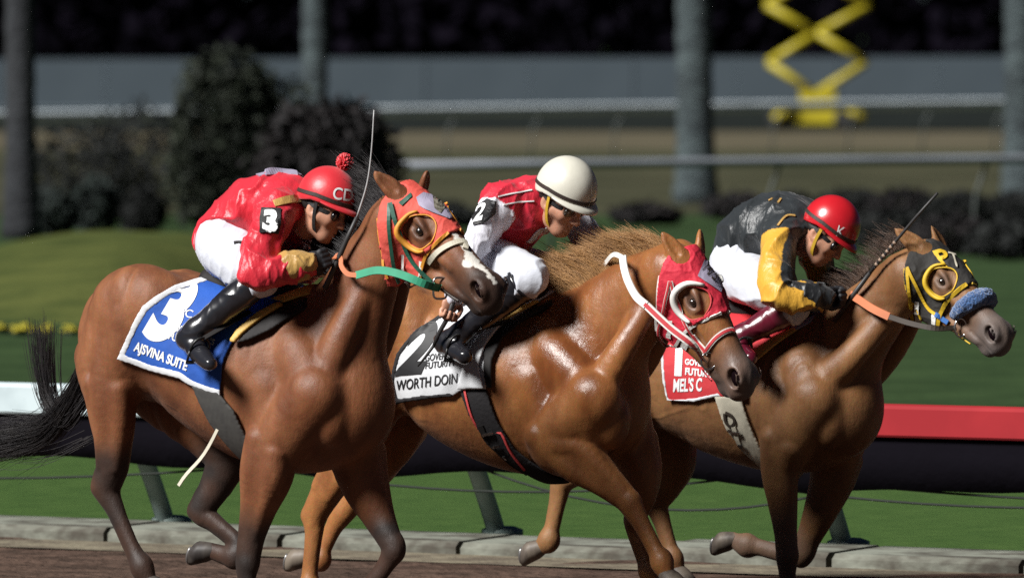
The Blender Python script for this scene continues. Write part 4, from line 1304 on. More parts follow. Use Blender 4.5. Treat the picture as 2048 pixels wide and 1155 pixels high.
def face_prims(jh):
    P = [jh.ell((-0.010, 0, 0.040), (0.098, 0.077, 0.092), 0.03),
         jh.chain([(0.045, 0, 0.005, 0.058), (0.045, 0, -0.045, 0.052), (0.048, 0, -0.080, 0.042)], 0.03, 0.98),
         jh.chain([(0.070, 0.012, -0.104, 0.017), (0.070, -0.012, -0.104, 0.017)], 0.025),
         jh.chain([(0.089, 0, 0.018, 0.011), (0.104, 0, -0.008, 0.012), (0.115, 0, -0.028, 0.014)], 0.016),
         jh.chain([(0.094, 0.002, -0.062, 0.010), (0.080, 0.024, -0.062, 0.006)], 0.008), jh.chain([(0.094, -0.002, -0.062, 0.010), (0.080, -0.024, -0.062, 0.006)], 0.008),
         jh.chain([(0.090, 0.002, -0.078, 0.010), (0.078, 0.020, -0.076, 0.006)], 0.008), jh.chain([(0.090, -0.002, -0.078, 0.010), (0.078, -0.020, -0.076, 0.006)], 0.008),
         jh.chain([(0.098, 0.020, -0.070, 0.004), (0.098, -0.020, -0.070, 0.004)], 0.004, op='sub')]
    for s in (-1, 1):
        P += [jh.chain([(0.075, s * 0.020, 0.026, 0.013), (0.066, s * 0.050, 0.022, 0.012)], 0.016),
              jh.chain([(0.062, s * 0.044, -0.022, 0.026), (0.030, s * 0.060, -0.020, 0.022)], 0.025),
              jh.chain([(0.010, s * 0.058, -0.030, 0.020), (0.018, s * 0.050, -0.080, 0.018), (0.055, s * 0.028, -0.098, 0.018)], 0.025),
              jh.ell((0.104, s * 0.013, -0.032), (0.013, 0.010, 0.009), 0.008),
              jh.ell((0.090, s * 0.033, 0.004), (0.016, 0.020, 0.012), 0.012, 'sub'),
              jh.ell((0.074, s * 0.033, 0.004), (0.012, 0.013, 0.012), 0.004),
              jh.ell((-0.008, s * 0.078, -0.008), (0.028, 0.010, 0.034), 0.010),
              jh.ell((0.000, s * 0.088, -0.006), (0.014, 0.008, 0.018), 0.008, 'sub')]
    return P

def hand_prims(W, Hc, g, grow=0.0, s=1.0):
    """fist round a bar: wrist W, hand centre Hc, bar direction g"""
    W, Hc = np.array(W), np.array(Hc)
    w = Hc - W; w /= np.linalg.norm(w)
    g = np.array(g, float); g -= w * np.dot(g, w); g /= np.linalg.norm(g)
    n = np.cross(w, g)
    if n[2] > 0: n = -n                        # palm faces down
    c = W + w * 0.050 * s
    P = [Chain([(*(W - w * 0.01), 0.027 + grow), (*(W + w * 0.02), 0.030 + grow)], 0.02, 0.8, n),
         Ell(c, (0.046 * s + grow, 0.042 * s + grow, 0.019 * s + grow), np.stack([w, g, n], 1), 0.015)]
    for i, q in enumerate((-0.031, -0.011, 0.010, 0.030)):
        L = (0.90, 1.0, 0.96, 0.78)[i] * s
        k0 = c + w * 0.036 * s + g * q * s - n * 0.006
        k1 = k0 + w * 0.030 * L + n * 0.010 * L
        k2 = k1 + n * 0.030 * L - w * 0.004
        k3 = k2 - w * 0.026 * L + n * 0.002
        P.append(Chain([(*k0, 0.0105 + grow), (*k1, 0.0100 + grow), (*k2, 0.0092 + grow), (*k3, 0.0080 + grow)], 0.004, smooth=False))
    t0 = c - w * 0.02 - g * 0.036 * s + n * 0.006
    t1 = t0 + w * 0.030 - g * 0.014 + n * 0.012
    t2 = t1 + w * 0.028 + g * 0.012 + n * 0.014
    P.append(Chain([(*t0, 0.014 + grow), (*t1, 0.0115 + grow), (*t2, 0.0095 + grow)], 0.01, smooth=False))
    return P

def folds(seed, amp=0.006, f=(11, 11, 11)):
    def d(V):
        w = V + 0.05 * np.stack([vnoise(V, (5, 5, 5), seed + 1), vnoise(V, (5, 5, 5), seed + 2), vnoise(V, (5, 5, 5), seed + 3)], 1)
        r = (1 - np.abs(vnoise(w, f, seed))) ** 5
        r2 = (1 - np.abs(vnoise(w + 0.3, (1.9 * f[0], 1.5 * f[1], 1.2 * f[2]), seed + 5))) ** 4
        return amp * (1.35 * r + 0.6 * r2 - 0.55) + 0.45 * amp * vnoise(V, (5, 5, 5), seed + 9)
    return d

def nearest_axis(V, chain):
    """distance to a chain and the offset vector from its axis"""
    N = catmull(np.array(chain, float), 3)
    best = np.full(len(V), 9.0); off = np.zeros_like(V); tt = np.zeros(len(V))
    for i in range(len(N) - 1):
        a, b = N[i, :3], N[i+1, :3]; e = b - a
        t = np.clip(((V - a) @ e) / (e @ e + 1e-12), 0, 1)
        q = V - a - t[:, None] * e
        d = np.linalg.norm(q, axis=1) - (N[i, 3] + (N[i+1, 3] - N[i, 3]) * t)
        m = d < best
        best[m] = d[m]; off[m] = q[m]; tt[m] = (i + t[m]) / (len(N) - 1)
    return best, off, tt

def make_jockey(j):
    fr = j['fr']; jh = j['head']
    root = thing('person', j['label'], 'person'); fr.place(root)
    N = lambda L: [(*fr.P(n[0], n[1], n[2]), n[3]) for n in L]
    torso = N(j['torso']); arms = {k: N(j['arms'][k]) for k in ('r', 'l')}; legs = {k: N(j['legs'][k]) for k in ('r', 'l')}
    feet = {k: N(j['feet'][k]) for k in ('r', 'l')}
    thin = lambda L, f=0.80: [(*n[:3], n[3] * f) for n in L]
    # body: one skin surface from head to foot
    P = [Chain(thin(torso[:-1], 0.78), 0.05, 1.15)]
    P.append(Chain([(*jh.p(-0.020, 0, -0.03), 0.055), (*jh.p(-0.035, 0, -0.10), 0.052), (*torso[-1][:3], 0.058)], 0.04))
    for k in ('r', 'l'):
        P.append(Chain(thin(arms[k][:3], 0.72), 0.04))
        P.append(Chain(thin(legs[k], 0.74), 0.05)); P.append(Chain(thin(feet[k], 0.72), 0.03))
        P += hand_prims(arms[k][2][:3], arms[k][3][:3], fr.v(j['grip'][k]))
    P += face_prims(jh)
    skin('body', P, 0.0058, M['skin'], root, None, 1)
    # silks
    S = [Chain(torso[:-1], 0.06, 1.18)]
    for k in ('r', 'l'):
        S.append(Chain(arms[k][:3], 0.045))
    S.append(Chain([(*torso[-2][:3], torso[-2][3] * 0.8), (*torso[-1][:3], 0.070)], 0.05))
    o, V, Q = skin('silks', S, 0.0075, j['silk'], root, folds(j['seed'], 0.0135, (10, 8, 6.5)), 2)
    ac = np.zeros(len(V))
    if j.get('accent'): ac = j['accent'](V, arms, torso, fr)
    set_attr(o.data, 'accent', ac)
    j['silk_bvh'] = bvh_of(V, Q)
    # cuffs
    for k in ('r', 'l'):
        a, b = np.array(arms[k][1][:3]), np.array(arms[k][2][:3]); d = (b - a) / np.linalg.norm(b - a)
        c0, c1 = b - d * j['cuff'][1], b + d * 0.012
        C = [Chain([(*c0, arms[k][2][3] + 0.009), (*((c0 + c1) / 2), arms[k][2][3] + 0.010), (*c1, arms[k][2][3] - 0.004)], 0.01)]
        cu, Vc, Qc = skin('cuff', C, 0.006, j['cuff'][0], root, folds(j['seed'] + 4, 0.0075, (17, 17, 17)), 1)
        set_attr(cu.data, 'accent', np.zeros(len(Vc)))
    # breeches
    B = [Chain([(*torso[0][:3], torso[0][3] * 1.0), (*torso[1][:3], torso[1][3] * 0.93)], 0.05, 1.2)]
    for k in ('r', 'l'):
        L = legs[k]
        kn, an = np.array(L[2][:3]), np.array(L[-1][:3])
        B.append(Chain(L[:3] + [(*(kn + (an - kn) * 0.16), L[2][3] * 0.86)], 0.05))
    o, V, Q = skin('breeches', B, 0.0075, M['breeches'], root, folds(j['seed'] + 20, 0.0085, (9, 8, 7)), 2)
    j['breech_bvh'] = bvh_of(V, Q)
    # boots
    for k in ('r', 'l'):
        L = legs[k]; kn, an = np.array(L[2][:3]), np.array(L[-1][:3])
        top = kn + (an - kn) * j.get('boot_top', 0.10)
        Bt = [Chain([(*top, L[2][3] * 0.92), (*(kn + (an - kn) * 0.35), L[2][3] * 0.90), (*(kn + (an - kn) * 0.75), L[-1][3] * 1.15), (*an, L[-1][3])], 0.02),
              Chain(feet[k], 0.025), Chain([(*an, L[-1][3]), feet[k][0]], 0.03)]
        bo, Vb, Qb = skin('boot', Bt, 0.0062, j['boot'], root, folds(j['seed'] + 30, 0.0022, (13, 13, 13)), 1)
        if k == 'r': j['boot_bvh'] = bvh_of(Vb, Qb)
        hl, toe = np.array(feet[k][0][:3]), np.array(feet[k][-1][:3])
        if j.get('boot_cuff'):
            ring = MB(); ax_ = (an - kn) / np.linalg.norm(an - kn)
            R_ = ortho(np.cross(ax_, (0, 1, 0)), (0, 1, 0))
            Rm = np.stack([R_[:, 0], np.cross(ax_, R_[:, 0]), ax_], 1)
            r0 = L[2][3] * 0.94
            ring.lathe([(r0, 0.0), (r0 + 0.006, 0.004), (r0 + 0.006, 0.016), (r0, 0.020)], 24, top + ax_ * 0.005, Rm)
            ring.build('boot_cuff', j['boot_cuff'], bo)
    # gloves
    for k in ('r', 'l'):
        if j['gloves']:
            gl, _, _ = skin('glove', hand_prims(arms[k][2][:3], arms[k][3][:3], fr.v(j['grip'][k]), 0.0028), 0.0045, M['glove'], root, None, 1)
    # helmet with peak
    tilt = j.get('htilt', 0.0)
    Hp = [jh.ell((-0.004, 0, 0.056), (0.131, 0.113, j['hh']), 0.0)]
    def cut(G, ax):
        X, Y, Z = ax[0][:, None, None] - jh.O[0], ax[1][None, :, None] - jh.O[1], ax[2][None, None, :] - jh.O[2]
        f = (X * jh.R[0, 0] + Y * jh.R[1, 0] + Z * jh.R[2, 0]) / jh.s
        u = (X * jh.R[0, 2] + Y * jh.R[1, 2] + Z * jh.R[2, 2]) / jh.s
        low = 0.034 + 0.16 * (f - 0.02) - 0.30 * np.maximum(-(f + 0.02), 0)        # brim line, lower at the back
        inner = np.maximum(np.abs(G + 0.006) - 0.006, low - u)
        return inner.astype(np.float32)
    he, Vh, Qh = skin('helmet', Hp, 0.0050, j['helmet'], root, j.get('hdisp'), 1, None, None, cut)
    j['helmet_bvh'] = bvh_of(Vh, Qh)
    # peak
    vs, fs = [], []
    na = 17
    for q in range(3):
        for i in range(na):
            a = math.radians(-78 + 156 * i / (na - 1)); c = math.cos(a)
            ext = (0.0, 0.022, 0.036)[q] * max(c, 0.0) ** 0.8
            rf, rl = 0.128 + ext, 0.110 + ext * 0.5
            f_, l_ = rf * c, rl * math.sin(a)
            low = 0.038 + 0.16 * (f_ - 0.02) - (0.0, 0.010, 0.022)[q] * c
            vs.append(jh.p(f_, l_, low))
    top = len(vs)
    for q in range(3):
        for i in range(na):
            vs.append(np.array(vs[q * na + i]) + jh.R[:, 2] * 0.006)
    for q in range(2):
        for i in range(na - 1):
            a = q * na + i
            fs.append((a, a + na, a + na + 1, a + 1)); fs.append((top + a, top + a + 1, top + a + na + 1, top + a + na))
    for i in range(na - 1):
        a = 2 * na + i
        fs.append((a, top + a, top + a + 1, a + 1))
    link('peak', mesh('peak', vs, fs), j['peak'], he)
    # band round the helmet
    pts, nr = [], []
    for i in range(49):
        a = 2 * math.pi * i / 48; f_, l_ = math.cos(a), math.sin(a)
        u_ = 0.058 + 0.012 * f_ - 0.018 * max(-f_, 0)
        k_ = math.sqrt(max(0.1, 1 - ((u_ - 0.056) / j['hh']) ** 2))
        pts.append(jh.p(-0.004 + 0.1325 * k_ * f_, 0.1145 * k_ * l_, u_)); nr.append(jh.R @ np.array((f_ / 0.131, l_ / 0.113, 0)))
    ribbon('helmet_band', pts, nr, 0.016, 0.004, j['band'], he)
    # goggles on the face
    gg = MB()
    for s in (-1, 1):
        gg.lathe([(0.001, 0.012), (0.020, 0.010), (0.031, 0.002), (0.034, -0.010)], 18, jh.p(0.086, s * 0.036, 0.006), (jh.R @ np.array(((0, 0, 1), (s * 0.35, 1, 0), (0, 0, 0))).T if False else jh.R @ np.array(((0, 0.0, 0.94), (1.0, 0, s * 0.34), (0, 0.80, 0)))) * jh.s)
    gg.build('goggles', j['lens'], root)
    pts, nr = [], []
    for i in range(33):
        a = math.radians(38 + 284 * i / 32); f_, l_ = math.cos(a), math.sin(a)
        pts.append(jh.p(-0.004 + 0.102 * f_, 0.086 * l_, 0.008 + 0.02 * max(-f_, 0))); nr.append(jh.R @ np.array((f_, l_, 0)))
    ribbon('goggle_strap', pts, nr, 0.018, 0.004, M['black'], root)
    # chin strap
    for s in (-1, 1):
        pts = [jh.p(*q) for q in ((0.006, s * 0.098, 0.030), (0.014, s * 0.088, -0.020), (0.030, s * 0.068, -0.075), (0.050, s * 0.034, -0.112), (0.054, s * 0.004, -0.122))]
        pts = catmull(pts, 4); nr = [(p - jh.p(0.01, 0, -0.02)) for p in pts]
        ribbon('chin_strap', pts, nr, 0.015, 0.004, j['chin'], he)
    # hair under the helmet edge
    hp = [jh.ell((-0.030, 0, 0.012), (0.082, 0.084, 0.050), 0.0)]
    skin('hair', hp, 0.007, M['hair'], root, lambda V: 0.004 * vnoise(V, (90, 90, 40), 3), 1)
    j['root'], j['armsL'], j['he'], j['legsL'], j['feetL'], j['torsoL'] = root, arms, he, legs, feet, torso
    return root

M['silk3'] = silk('red_satin', (0.60, 0.022, 0.040), (0.52, 0.32, 0.06))
M['silk2'] = silk('red_white_satin', (0.56, 0.018, 0.040), (0.74, 0.73, 0.80), rough=0.45)
M['silk1'] = silk('black_gold_satin', (0.018, 0.022, 0.025), (0.58, 0.31, 0.035), rough=0.42)
M['cap_red'] = mat('red_cap_cloth', (0.58, 0.020, 0.030), 0.42, (0.50, 0.016, 0.026), nscale=6, bump=0.25, bscale=30, sheen=0.2, bdist=0.006)
M['cap_gloss'] = mat('red_cap_gloss', (0.55, 0.014, 0.022), 0.26, nscale=4, coat=0.5, bump=0.2, bscale=16, bdist=0.006)
M['cap_white'] = mat('cream_cap', (0.62, 0.60, 0.52), 0.38, (0.56, 0.54, 0.46), nscale=5, coat=0.15, bump=0.2, bscale=20, bdist=0.006)
M['cuff_white'] = silk('white_satin', (0.70, 0.69, 0.76))
M['cuff_black'] = silk('black_satin', (0.015, 0.016, 0.018))

def acc_white_sleeve(V, arms, torso, fr):
    d, off, t = nearest_axis(V, arms['r'][:3]); d2, off2, t2 = nearest_axis(V, arms['l'][:3])
    tt = np.where(d < d2, t, t2); dd = np.minimum(d, d2)
    return ((dd < 0.02) & (tt > 0.10)).astype(float)
def acc_gold_sleeve(V, arms, torso, fr):
    out = np.zeros(len(V))
    for k in ('r', 'l'):
        d, off, t = nearest_axis(V, arms[k][:3])
        wob = 0.018 * vnoise(V, (9, 9, 9), 2)
        side = off @ fr.v((-0.85, -0.50, -0.15)) + wob
        out = np.maximum(out, ((d < 0.03) & (t > 0.04) & (side > -0.004)).astype(float))
    return out

J3 = dict(fr=F3, seed=31, label='jockey in red satin silks with red bobble cap crouched on the bay horse', silk=M['silk3'], helmet=M['cap_red'], peak=M['cap_red'], band=M['brown_band'], lens=M['lens'], chin=M['black'], hh=0.128,
    head=JHead(F3, (646, 418), -0.03, (0.80, -0.42, -0.43), (0.40, -0.12, 0.90), 1.0),
    torso=[(450, 482, 0, 0.120), (478, 442, 0, 0.130), (528, 412, 0, 0.142), (578, 402, 0, 0.118), (612, 420, -0.01, 0.07)],
    arms=dict(r=[(556, 418, -0.15, 0.084), (512, 543, -0.36, 0.074), (606, 530, -0.24, 0.056), (660, 512, -0.15, 0.03)], l=[(604, 410, 0.16, 0.078), (590, 530, 0.27, 0.062), (655, 525, 0.17, 0.044), (700, 512, 0.10, 0.03)]),
    legs=dict(r=[(452, 492, -0.09, 0.122), (482, 526, -0.18, 0.104), (522, 556, -0.23, 0.074), (452, 610, -0.29, 0.062), (394, 660, -0.32, 0.048)], l=[(462, 488, 0.09, 0.118), (500, 528, 0.18, 0.098), (545, 560, 0.27, 0.072), (490, 610, 0.30, 0.058), (440, 655, 0.31, 0.045)]),
    feet=dict(r=[(376, 676, -0.32, 0.045), (398, 705, -0.36, 0.042), (414, 722, -0.40, 0.036), (420, 727, -0.42, 0.028)], l=[(424, 670, 0.31, 0.045), (448, 695, 0.34, 0.042), (470, 710, 0.38, 0.034)]),
    grip=dict(r=(0.35, 0.25, 0.9), l=(0.3, 0.3, 0.9)), cuff=(M['gold'], 0.060), gloves=True, boot_top=-0.04, boot=M['boot'], boot_cuff=M['boot'])
J2 = dict(fr=F2, seed=51, label='jockey in red and white silks with cream helmet crouched on the chestnut horse', silk=M['silk2'], helmet=M['cap_white'], peak=M['cap_white'], band=M['brown_band'], lens=M['lens_clear'], chin=M['strap_yellow'], hh=0.132, accent=acc_white_sleeve,
    head=JHead(F2, (1122, 402), -0.03, (0.64, -0.54, -0.55), (0.42, -0.36, 0.83), 1.08),
    torso=[(985, 520, 0, 0.120), (1002, 478, 0, 0.128), (1032, 432, 0, 0.146), (1062, 405, 0, 0.118), (1092, 412, -0.01, 0.07)],
    arms=dict(r=[(1000, 402, -0.15, 0.078), (950, 488, -0.33, 0.062), (908, 585, -0.40, 0.044), (896, 622, -0.42, 0.03)], l=[(1110, 415, 0.17, 0.080), (1180, 470, 0.26, 0.064), (1160, 540, 0.15, 0.046), (1170, 565, 0.09, 0.03)]),
    legs=dict(r=[(985, 525, -0.09, 0.122), (1022, 540, -0.20, 0.104), (1062, 553, -0.30, 0.080), (985, 612, -0.33, 0.060), (922, 666, -0.34, 0.046)], l=[(995, 525, 0.09, 0.118), (1040, 535, 0.19, 0.10), (1095, 545, 0.27, 0.075), (1020, 610, 0.30, 0.058), (970, 655, 0.31, 0.045)]),
    feet=dict(r=[(890, 684, -0.34, 0.045), (912, 700, -0.38, 0.042), (930, 712, -0.42, 0.034)], l=[(950, 670, 0.31, 0.045), (975, 690, 0.34, 0.042), (995, 705, 0.38, 0.034)]),
    grip=dict(r=(-0.45, -0.2, -0.85), l=(0.3, 0.3, 0.9)), cuff=(M['cuff_white'], 0.05), gloves=False, boot=M['boot'], boot_cuff=M['boot'])
J1 = dict(fr=F1, seed=71, label='jockey in black and gold silks with glossy red helmet bent low over the leading horse', silk=M['silk1'], helmet=M['cap_gloss'], peak=M['cap_gloss'], band=M['brown_band'], lens=M['lens'], chin=M['strap_yellow'], hh=0.128, accent=acc_gold_sleeve,
    head=JHead(F1, (1648, 468), -0.03, (0.66, -0.32, -0.68), (0.60, -0.20, 0.77), 1.0),
    torso=[(1478, 535, 0, 0.118), (1492, 488, 0, 0.128), (1545, 456, 0, 0.146), (1592, 448, 0, 0.118), (1622, 466, -0.01, 0.07)],
    arms=dict(r=[(1560, 470, -0.15, 0.082), (1556, 586, -0.36, 0.074), (1640, 594, -0.24, 0.056), (1692, 588, -0.11, 0.03)], l=[(1625, 455, 0.16, 0.078), (1645, 560, 0.26, 0.062), (1695, 562, 0.15, 0.044), (1725, 552, 0.09, 0.03)]),
    legs=dict(r=[(1478, 545, -0.09, 0.120), (1530, 578, -0.20, 0.100), (1590, 612, -0.21, 0.072), (1532, 645, -0.28, 0.060), (1482, 672, -0.32, 0.046)], l=[(1490, 545, 0.09, 0.116), (1545, 580, 0.18, 0.096), (1605, 612, 0.26, 0.072), (1545, 655, 0.29, 0.058), (1500, 690, 0.30, 0.045)]),
    feet=dict(r=[(1466, 686, -0.32, 0.045), (1484, 704, -0.36, 0.042), (1500, 716, -0.40, 0.034)], l=[(1490, 705, 0.30, 0.045), (1508, 722, 0.34, 0.042), (1522, 735, 0.38, 0.034)]),
    grip=dict(r=(0.65, 0.2, 0.7), l=(0.3, 0.3, 0.9)), cuff=(M['cuff_black'], 0.10), gloves=True, boot=M['boot_red'], boot_cuff=M['white_print'])
for j in (J3, J2, J1):
    make_jockey(j)

# ------------------------------------------------------------------ tack
M['blue_cloth'] = mat('blue_cloth', (0.012, 0.085, 0.40), 0.75, (0.009, 0.068, 0.33), nscale=5, bump=0.3, bscale=25, bdist=0.01)
M['white_cloth'] = mat('white_cloth', (0.62, 0.63, 0.65), 0.75, (0.56, 0.57, 0.59), nscale=5, bump=0.3, bscale=25, bdist=0.01)
M['red_cloth'] = mat('red_cloth', (0.52, 0.020, 0.028), 0.75, nscale=5, bump=0.3, bscale=25, bdist=0.01)
M['black_cloth'] = mat('black_cloth', (0.014, 0.012, 0.014), 0.8, nscale=5, bump=0.3)
M['tan_pad'] = mat('yellow_tan_pad', (0.58, 0.36, 0.085), 0.6, (0.50, 0.30, 0.07), nscale=9)
M['saddle_black'] = mat('saddle_leather', (0.014, 0.012, 0.012), 0.7, nscale=12, spec=0.3)
M['girth_grey'] = mat('grey_girth_elastic', (0.050, 0.048, 0.044), 0.75, (0.040, 0.038, 0.036), nscale=30)
M['girth_cream'] = mat('cream_girth', (0.52, 0.48, 0.38), 0.7, (0.40, 0.37, 0.29), nscale=14)
M['steel'] = mat('steel', (0.62, 0.62, 0.62), 0.25, metal=1.0)
M['dark_steel'] = mat('dark_stirrup_metal', (0.03, 0.03, 0.03), 0.4, metal=0.6)
M['red_line'] = mat('red_piping', (0.75, 0.09, 0.09), 0.6)
M['hood3'] = mat('coral_hood_cloth', (0.62, 0.085, 0.060), 0.75, (0.54, 0.065, 0.048), nscale=9, bump=0.5, bscale=40, bdist=0.008)
M['hood2'] = mat('red_hood_cloth', (0.58, 0.020, 0.045), 0.7, (0.50, 0.016, 0.038), nscale=9, bump=0.5, bscale=40, bdist=0.008)
M['hood1'] = mat('black_hood_cloth', (0.020, 0.018, 0.016), 0.8, nscale=9, bump=0.5, bscale=40, bdist=0.008)
M['orange_trim'] = mat('orange_trim', (0.70, 0.30, 0.035), 0.6); M['white_trim'] = mat('white_trim', (0.75, 0.74, 0.70), 0.6); M['yellow_trim'] = mat('yellow_trim', (0.66, 0.42, 0.02), 0.6)
M['green_strap'] = mat('green_strap', (0.035, 0.30, 0.17), 0.5, (0.03, 0.25, 0.14), nscale=12); M['dark_green'] = mat('dark_green_strap', (0.016, 0.085, 0.055), 0.5)
M['cream_strap'] = mat('cream_strap', (0.52, 0.48, 0.38), 0.6); M['red_strap'] = mat('red_strap', (0.58, 0.05, 0.06), 0.55)
M['brown_strap'] = mat('brown_strap', (0.040, 0.028, 0.020), 0.6); M['orange_strap'] = mat('orange_rein_grip', (0.50, 0.155, 0.065), 0.65)
M['blue_fleece'] = mat('blue_fleece', (0.030, 0.110, 0.30), 0.95, (0.02, 0.075, 0.22), nscale=40, bump=1.0, bscale=120, sheen=0.6, bdist=0.02)
M['blue_strap'] = mat('blue_strap', (0.03, 0.13, 0.40), 0.5)
M['patch_grey'] = mat('lilac_patch', (0.30, 0.27, 0.36), 0.55); M['silver'] = mat('silver_patch', (0.22, 0.20, 0.16), 0.4, (0.09, 0.08, 0.06), nscale=60)
M['whip'] = mat('whip_dark', (0.030, 0.028, 0.028), 0.5); M['whip_pale'] = mat('whip_pale', (0.42, 0.42, 0.42), 0.4); M['whip_tan'] = mat('whip_tan', (0.32, 0.22, 0.16), 0.6)

def patch(name, bvhs, fr, poly, m, parent, off=0.005, cuts=3):
    """flat outline in pixels laid on the surface behind it"""
    bm = bmesh.new()
    c = np.mean(np.array(poly, float), 0)
    poly = catmull(np.array(list(poly) + [poly[0]], float), 2)[:-1] if False else np.array(poly, float)
    vs = [bm.verts.new((x, y, 0)) for x, y in poly]
    bm.faces.new(vs)
    bmesh.ops.triangulate(bm, faces=bm.faces[:])
    for _ in range(cuts):
        bmesh.ops.subdivide_edges(bm, edges=[e for e in bm.edges if e.calc_length() > 7], cuts=1)
        bmesh.ops.triangulate(bm, faces=bm.faces[:])
    bad = []
    for v in bm.verts:
        h = cast(bvhs, fr, v.co.x, v.co.y)
        if h is None: bad.append(v); continue
        nn = h[1] if np.dot(h[1], fr.dir(v.co.x, v.co.y)) < 0 else -h[1]
        v.co = Vector(h[0] + nn * off)
    if bad: bmesh.ops.delete(bm, geom=bad, context='VERTS')
    me = bpy.data.meshes.new(name); bm.to_mesh(me); bm.free()
    return link(name, me, m, parent)

def flutter(seed, amp=0.005):
    return lambda V: amp * vnoise(V, (8, 8, 5), seed) + amp * 0.5 * vnoise(V, (17, 17, 9), seed + 2)

def cloth(hs, label, poly, edge, m, m_edge, bw, seed):
    t = thing('saddle_cloth', label, 'saddle cloth'); hs['fr'].place(t)
    o, V, Q = side_shell('cloth', hs, poly, 0.014, 0.012, m, t, disp=flutter(seed))
    for sd_ in (1, -1):
        o2, V2, Q2 = side_shell('border', hs, poly, 0.016, 0.015, m_edge, t, band=edge, bw=bw, disp=flutter(seed), side=sd_)
    return t, [bvh_of(V, Q), bvh_of(V2, Q2)]

# number 3
T3, C3 = cloth(H3, 'blue number 3 saddle cloth with white border on the bay horse',
    [(236, 718), (262, 668), (292, 612), (335, 568), (400, 530), (470, 500), (600, 500), (585, 575), (545, 590), (500, 625), (468, 670), (452, 720), (447, 792), (418, 784), (385, 770), (365, 756), (300, 742)],
    [(446, 792), (418, 784), (385, 770), (365, 756), (300, 742), (236, 718), (262, 668), (292, 612), (335, 568), (385, 538)], M['blue_cloth'], M['white_cloth'], 0.030, 3)
text_px('number', '3', C3, F3, (284, 662), (122, 42), (92, -158), M['white_print'], T3, 0.055)
text_px('lettering', 'AJSVINA SUITE', C3, F3, (268, 700), (16.2, 6.2), (7, -25), M['white_print'], T3, 0.035)
text_px('lettering', "GOVERNOR'S", C3, F3, (336, 654), (15, 6), (5, -17), M['white_print'], T3, 0.03)
text_px('lettering', 'FUTURITY', C3, F3, (336, 676), (15, 6), (5, -17), M['white_print'], T3, 0.03)
text_px('lettering', 'GC', C3, F3, (352, 628), (22, 6), (7, -22), M['white_print'], T3, 0.0)
# number 2
T2, C2 = cloth(H2, 'white number 2 saddle cloth with black border on the chestnut horse',
    [(779, 808), (781, 760), (798, 706), (832, 656), (880, 618), (950, 570), (1080, 560), (1040, 600), (1002, 640), (985, 690), (978, 778), (930, 780), (912, 792), (850, 798)],
    [(908, 795), (850, 800), (779, 808), (781, 760), (798, 706), (832, 656), (880, 618), (920, 590)], M['white_cloth'], M['black_cloth'], 0.022, 9)
text_px('number', '2', C2, F2, (792, 744), (104, -6), (62, -140), M['black_print'], T2, 0.05)
text_px('lettering', 'WORTH DOIN', C2, F2, (793, 780), (18.4, -2.2), (1.5, -29), M['black_print'], T2, 0.012)
text_px('lettering', "GOVERNOR'S CUP", C2, F2, (850, 722), (12.5, -1.5), (2, -19), M['black_print'], T2, 0.02)
text_px('lettering', 'FUTURITY', C2, F2, (850, 737), (13.5, -1.5), (2, -18), M['black_print'], T2, 0.015)
# number 1
T1, C1 = cloth(H1, 'red number 1 saddle cloth with white border on the leading horse',
    [(1334, 802), (1328, 740), (1322, 690), (1340, 640), (1400, 600), (1600, 580), (1590, 640), (1545, 660), (1508, 705), (1492, 800), (1440, 792), (1392, 803)],
    [(1440, 792), (1392, 803), (1334, 804), (1327, 740), (1321, 690)], M['red_cloth'], M['white_cloth'], 0.016, 15)
text_px('number', '1', C1, F1, (1340, 745), (66, 4), (4, -90), M['white_print'], T1, 0.06)
text_px('lettering', "GOVERNOR'S", C1, F1, (1370, 728), (12, 1.5), (1, -16), M['white_print'], T1, 0.03)
text_px('lettering', 'FUTURITY', C1, F1, (1370, 748), (14, 1.5), (1, -19), M['white_print'], T1, 0.04)
text_px('lettering', "MEL'S C", C1, F1, (1346, 782), (17, -0.5), (2, -35), M['white_print'], T1, 0.03)

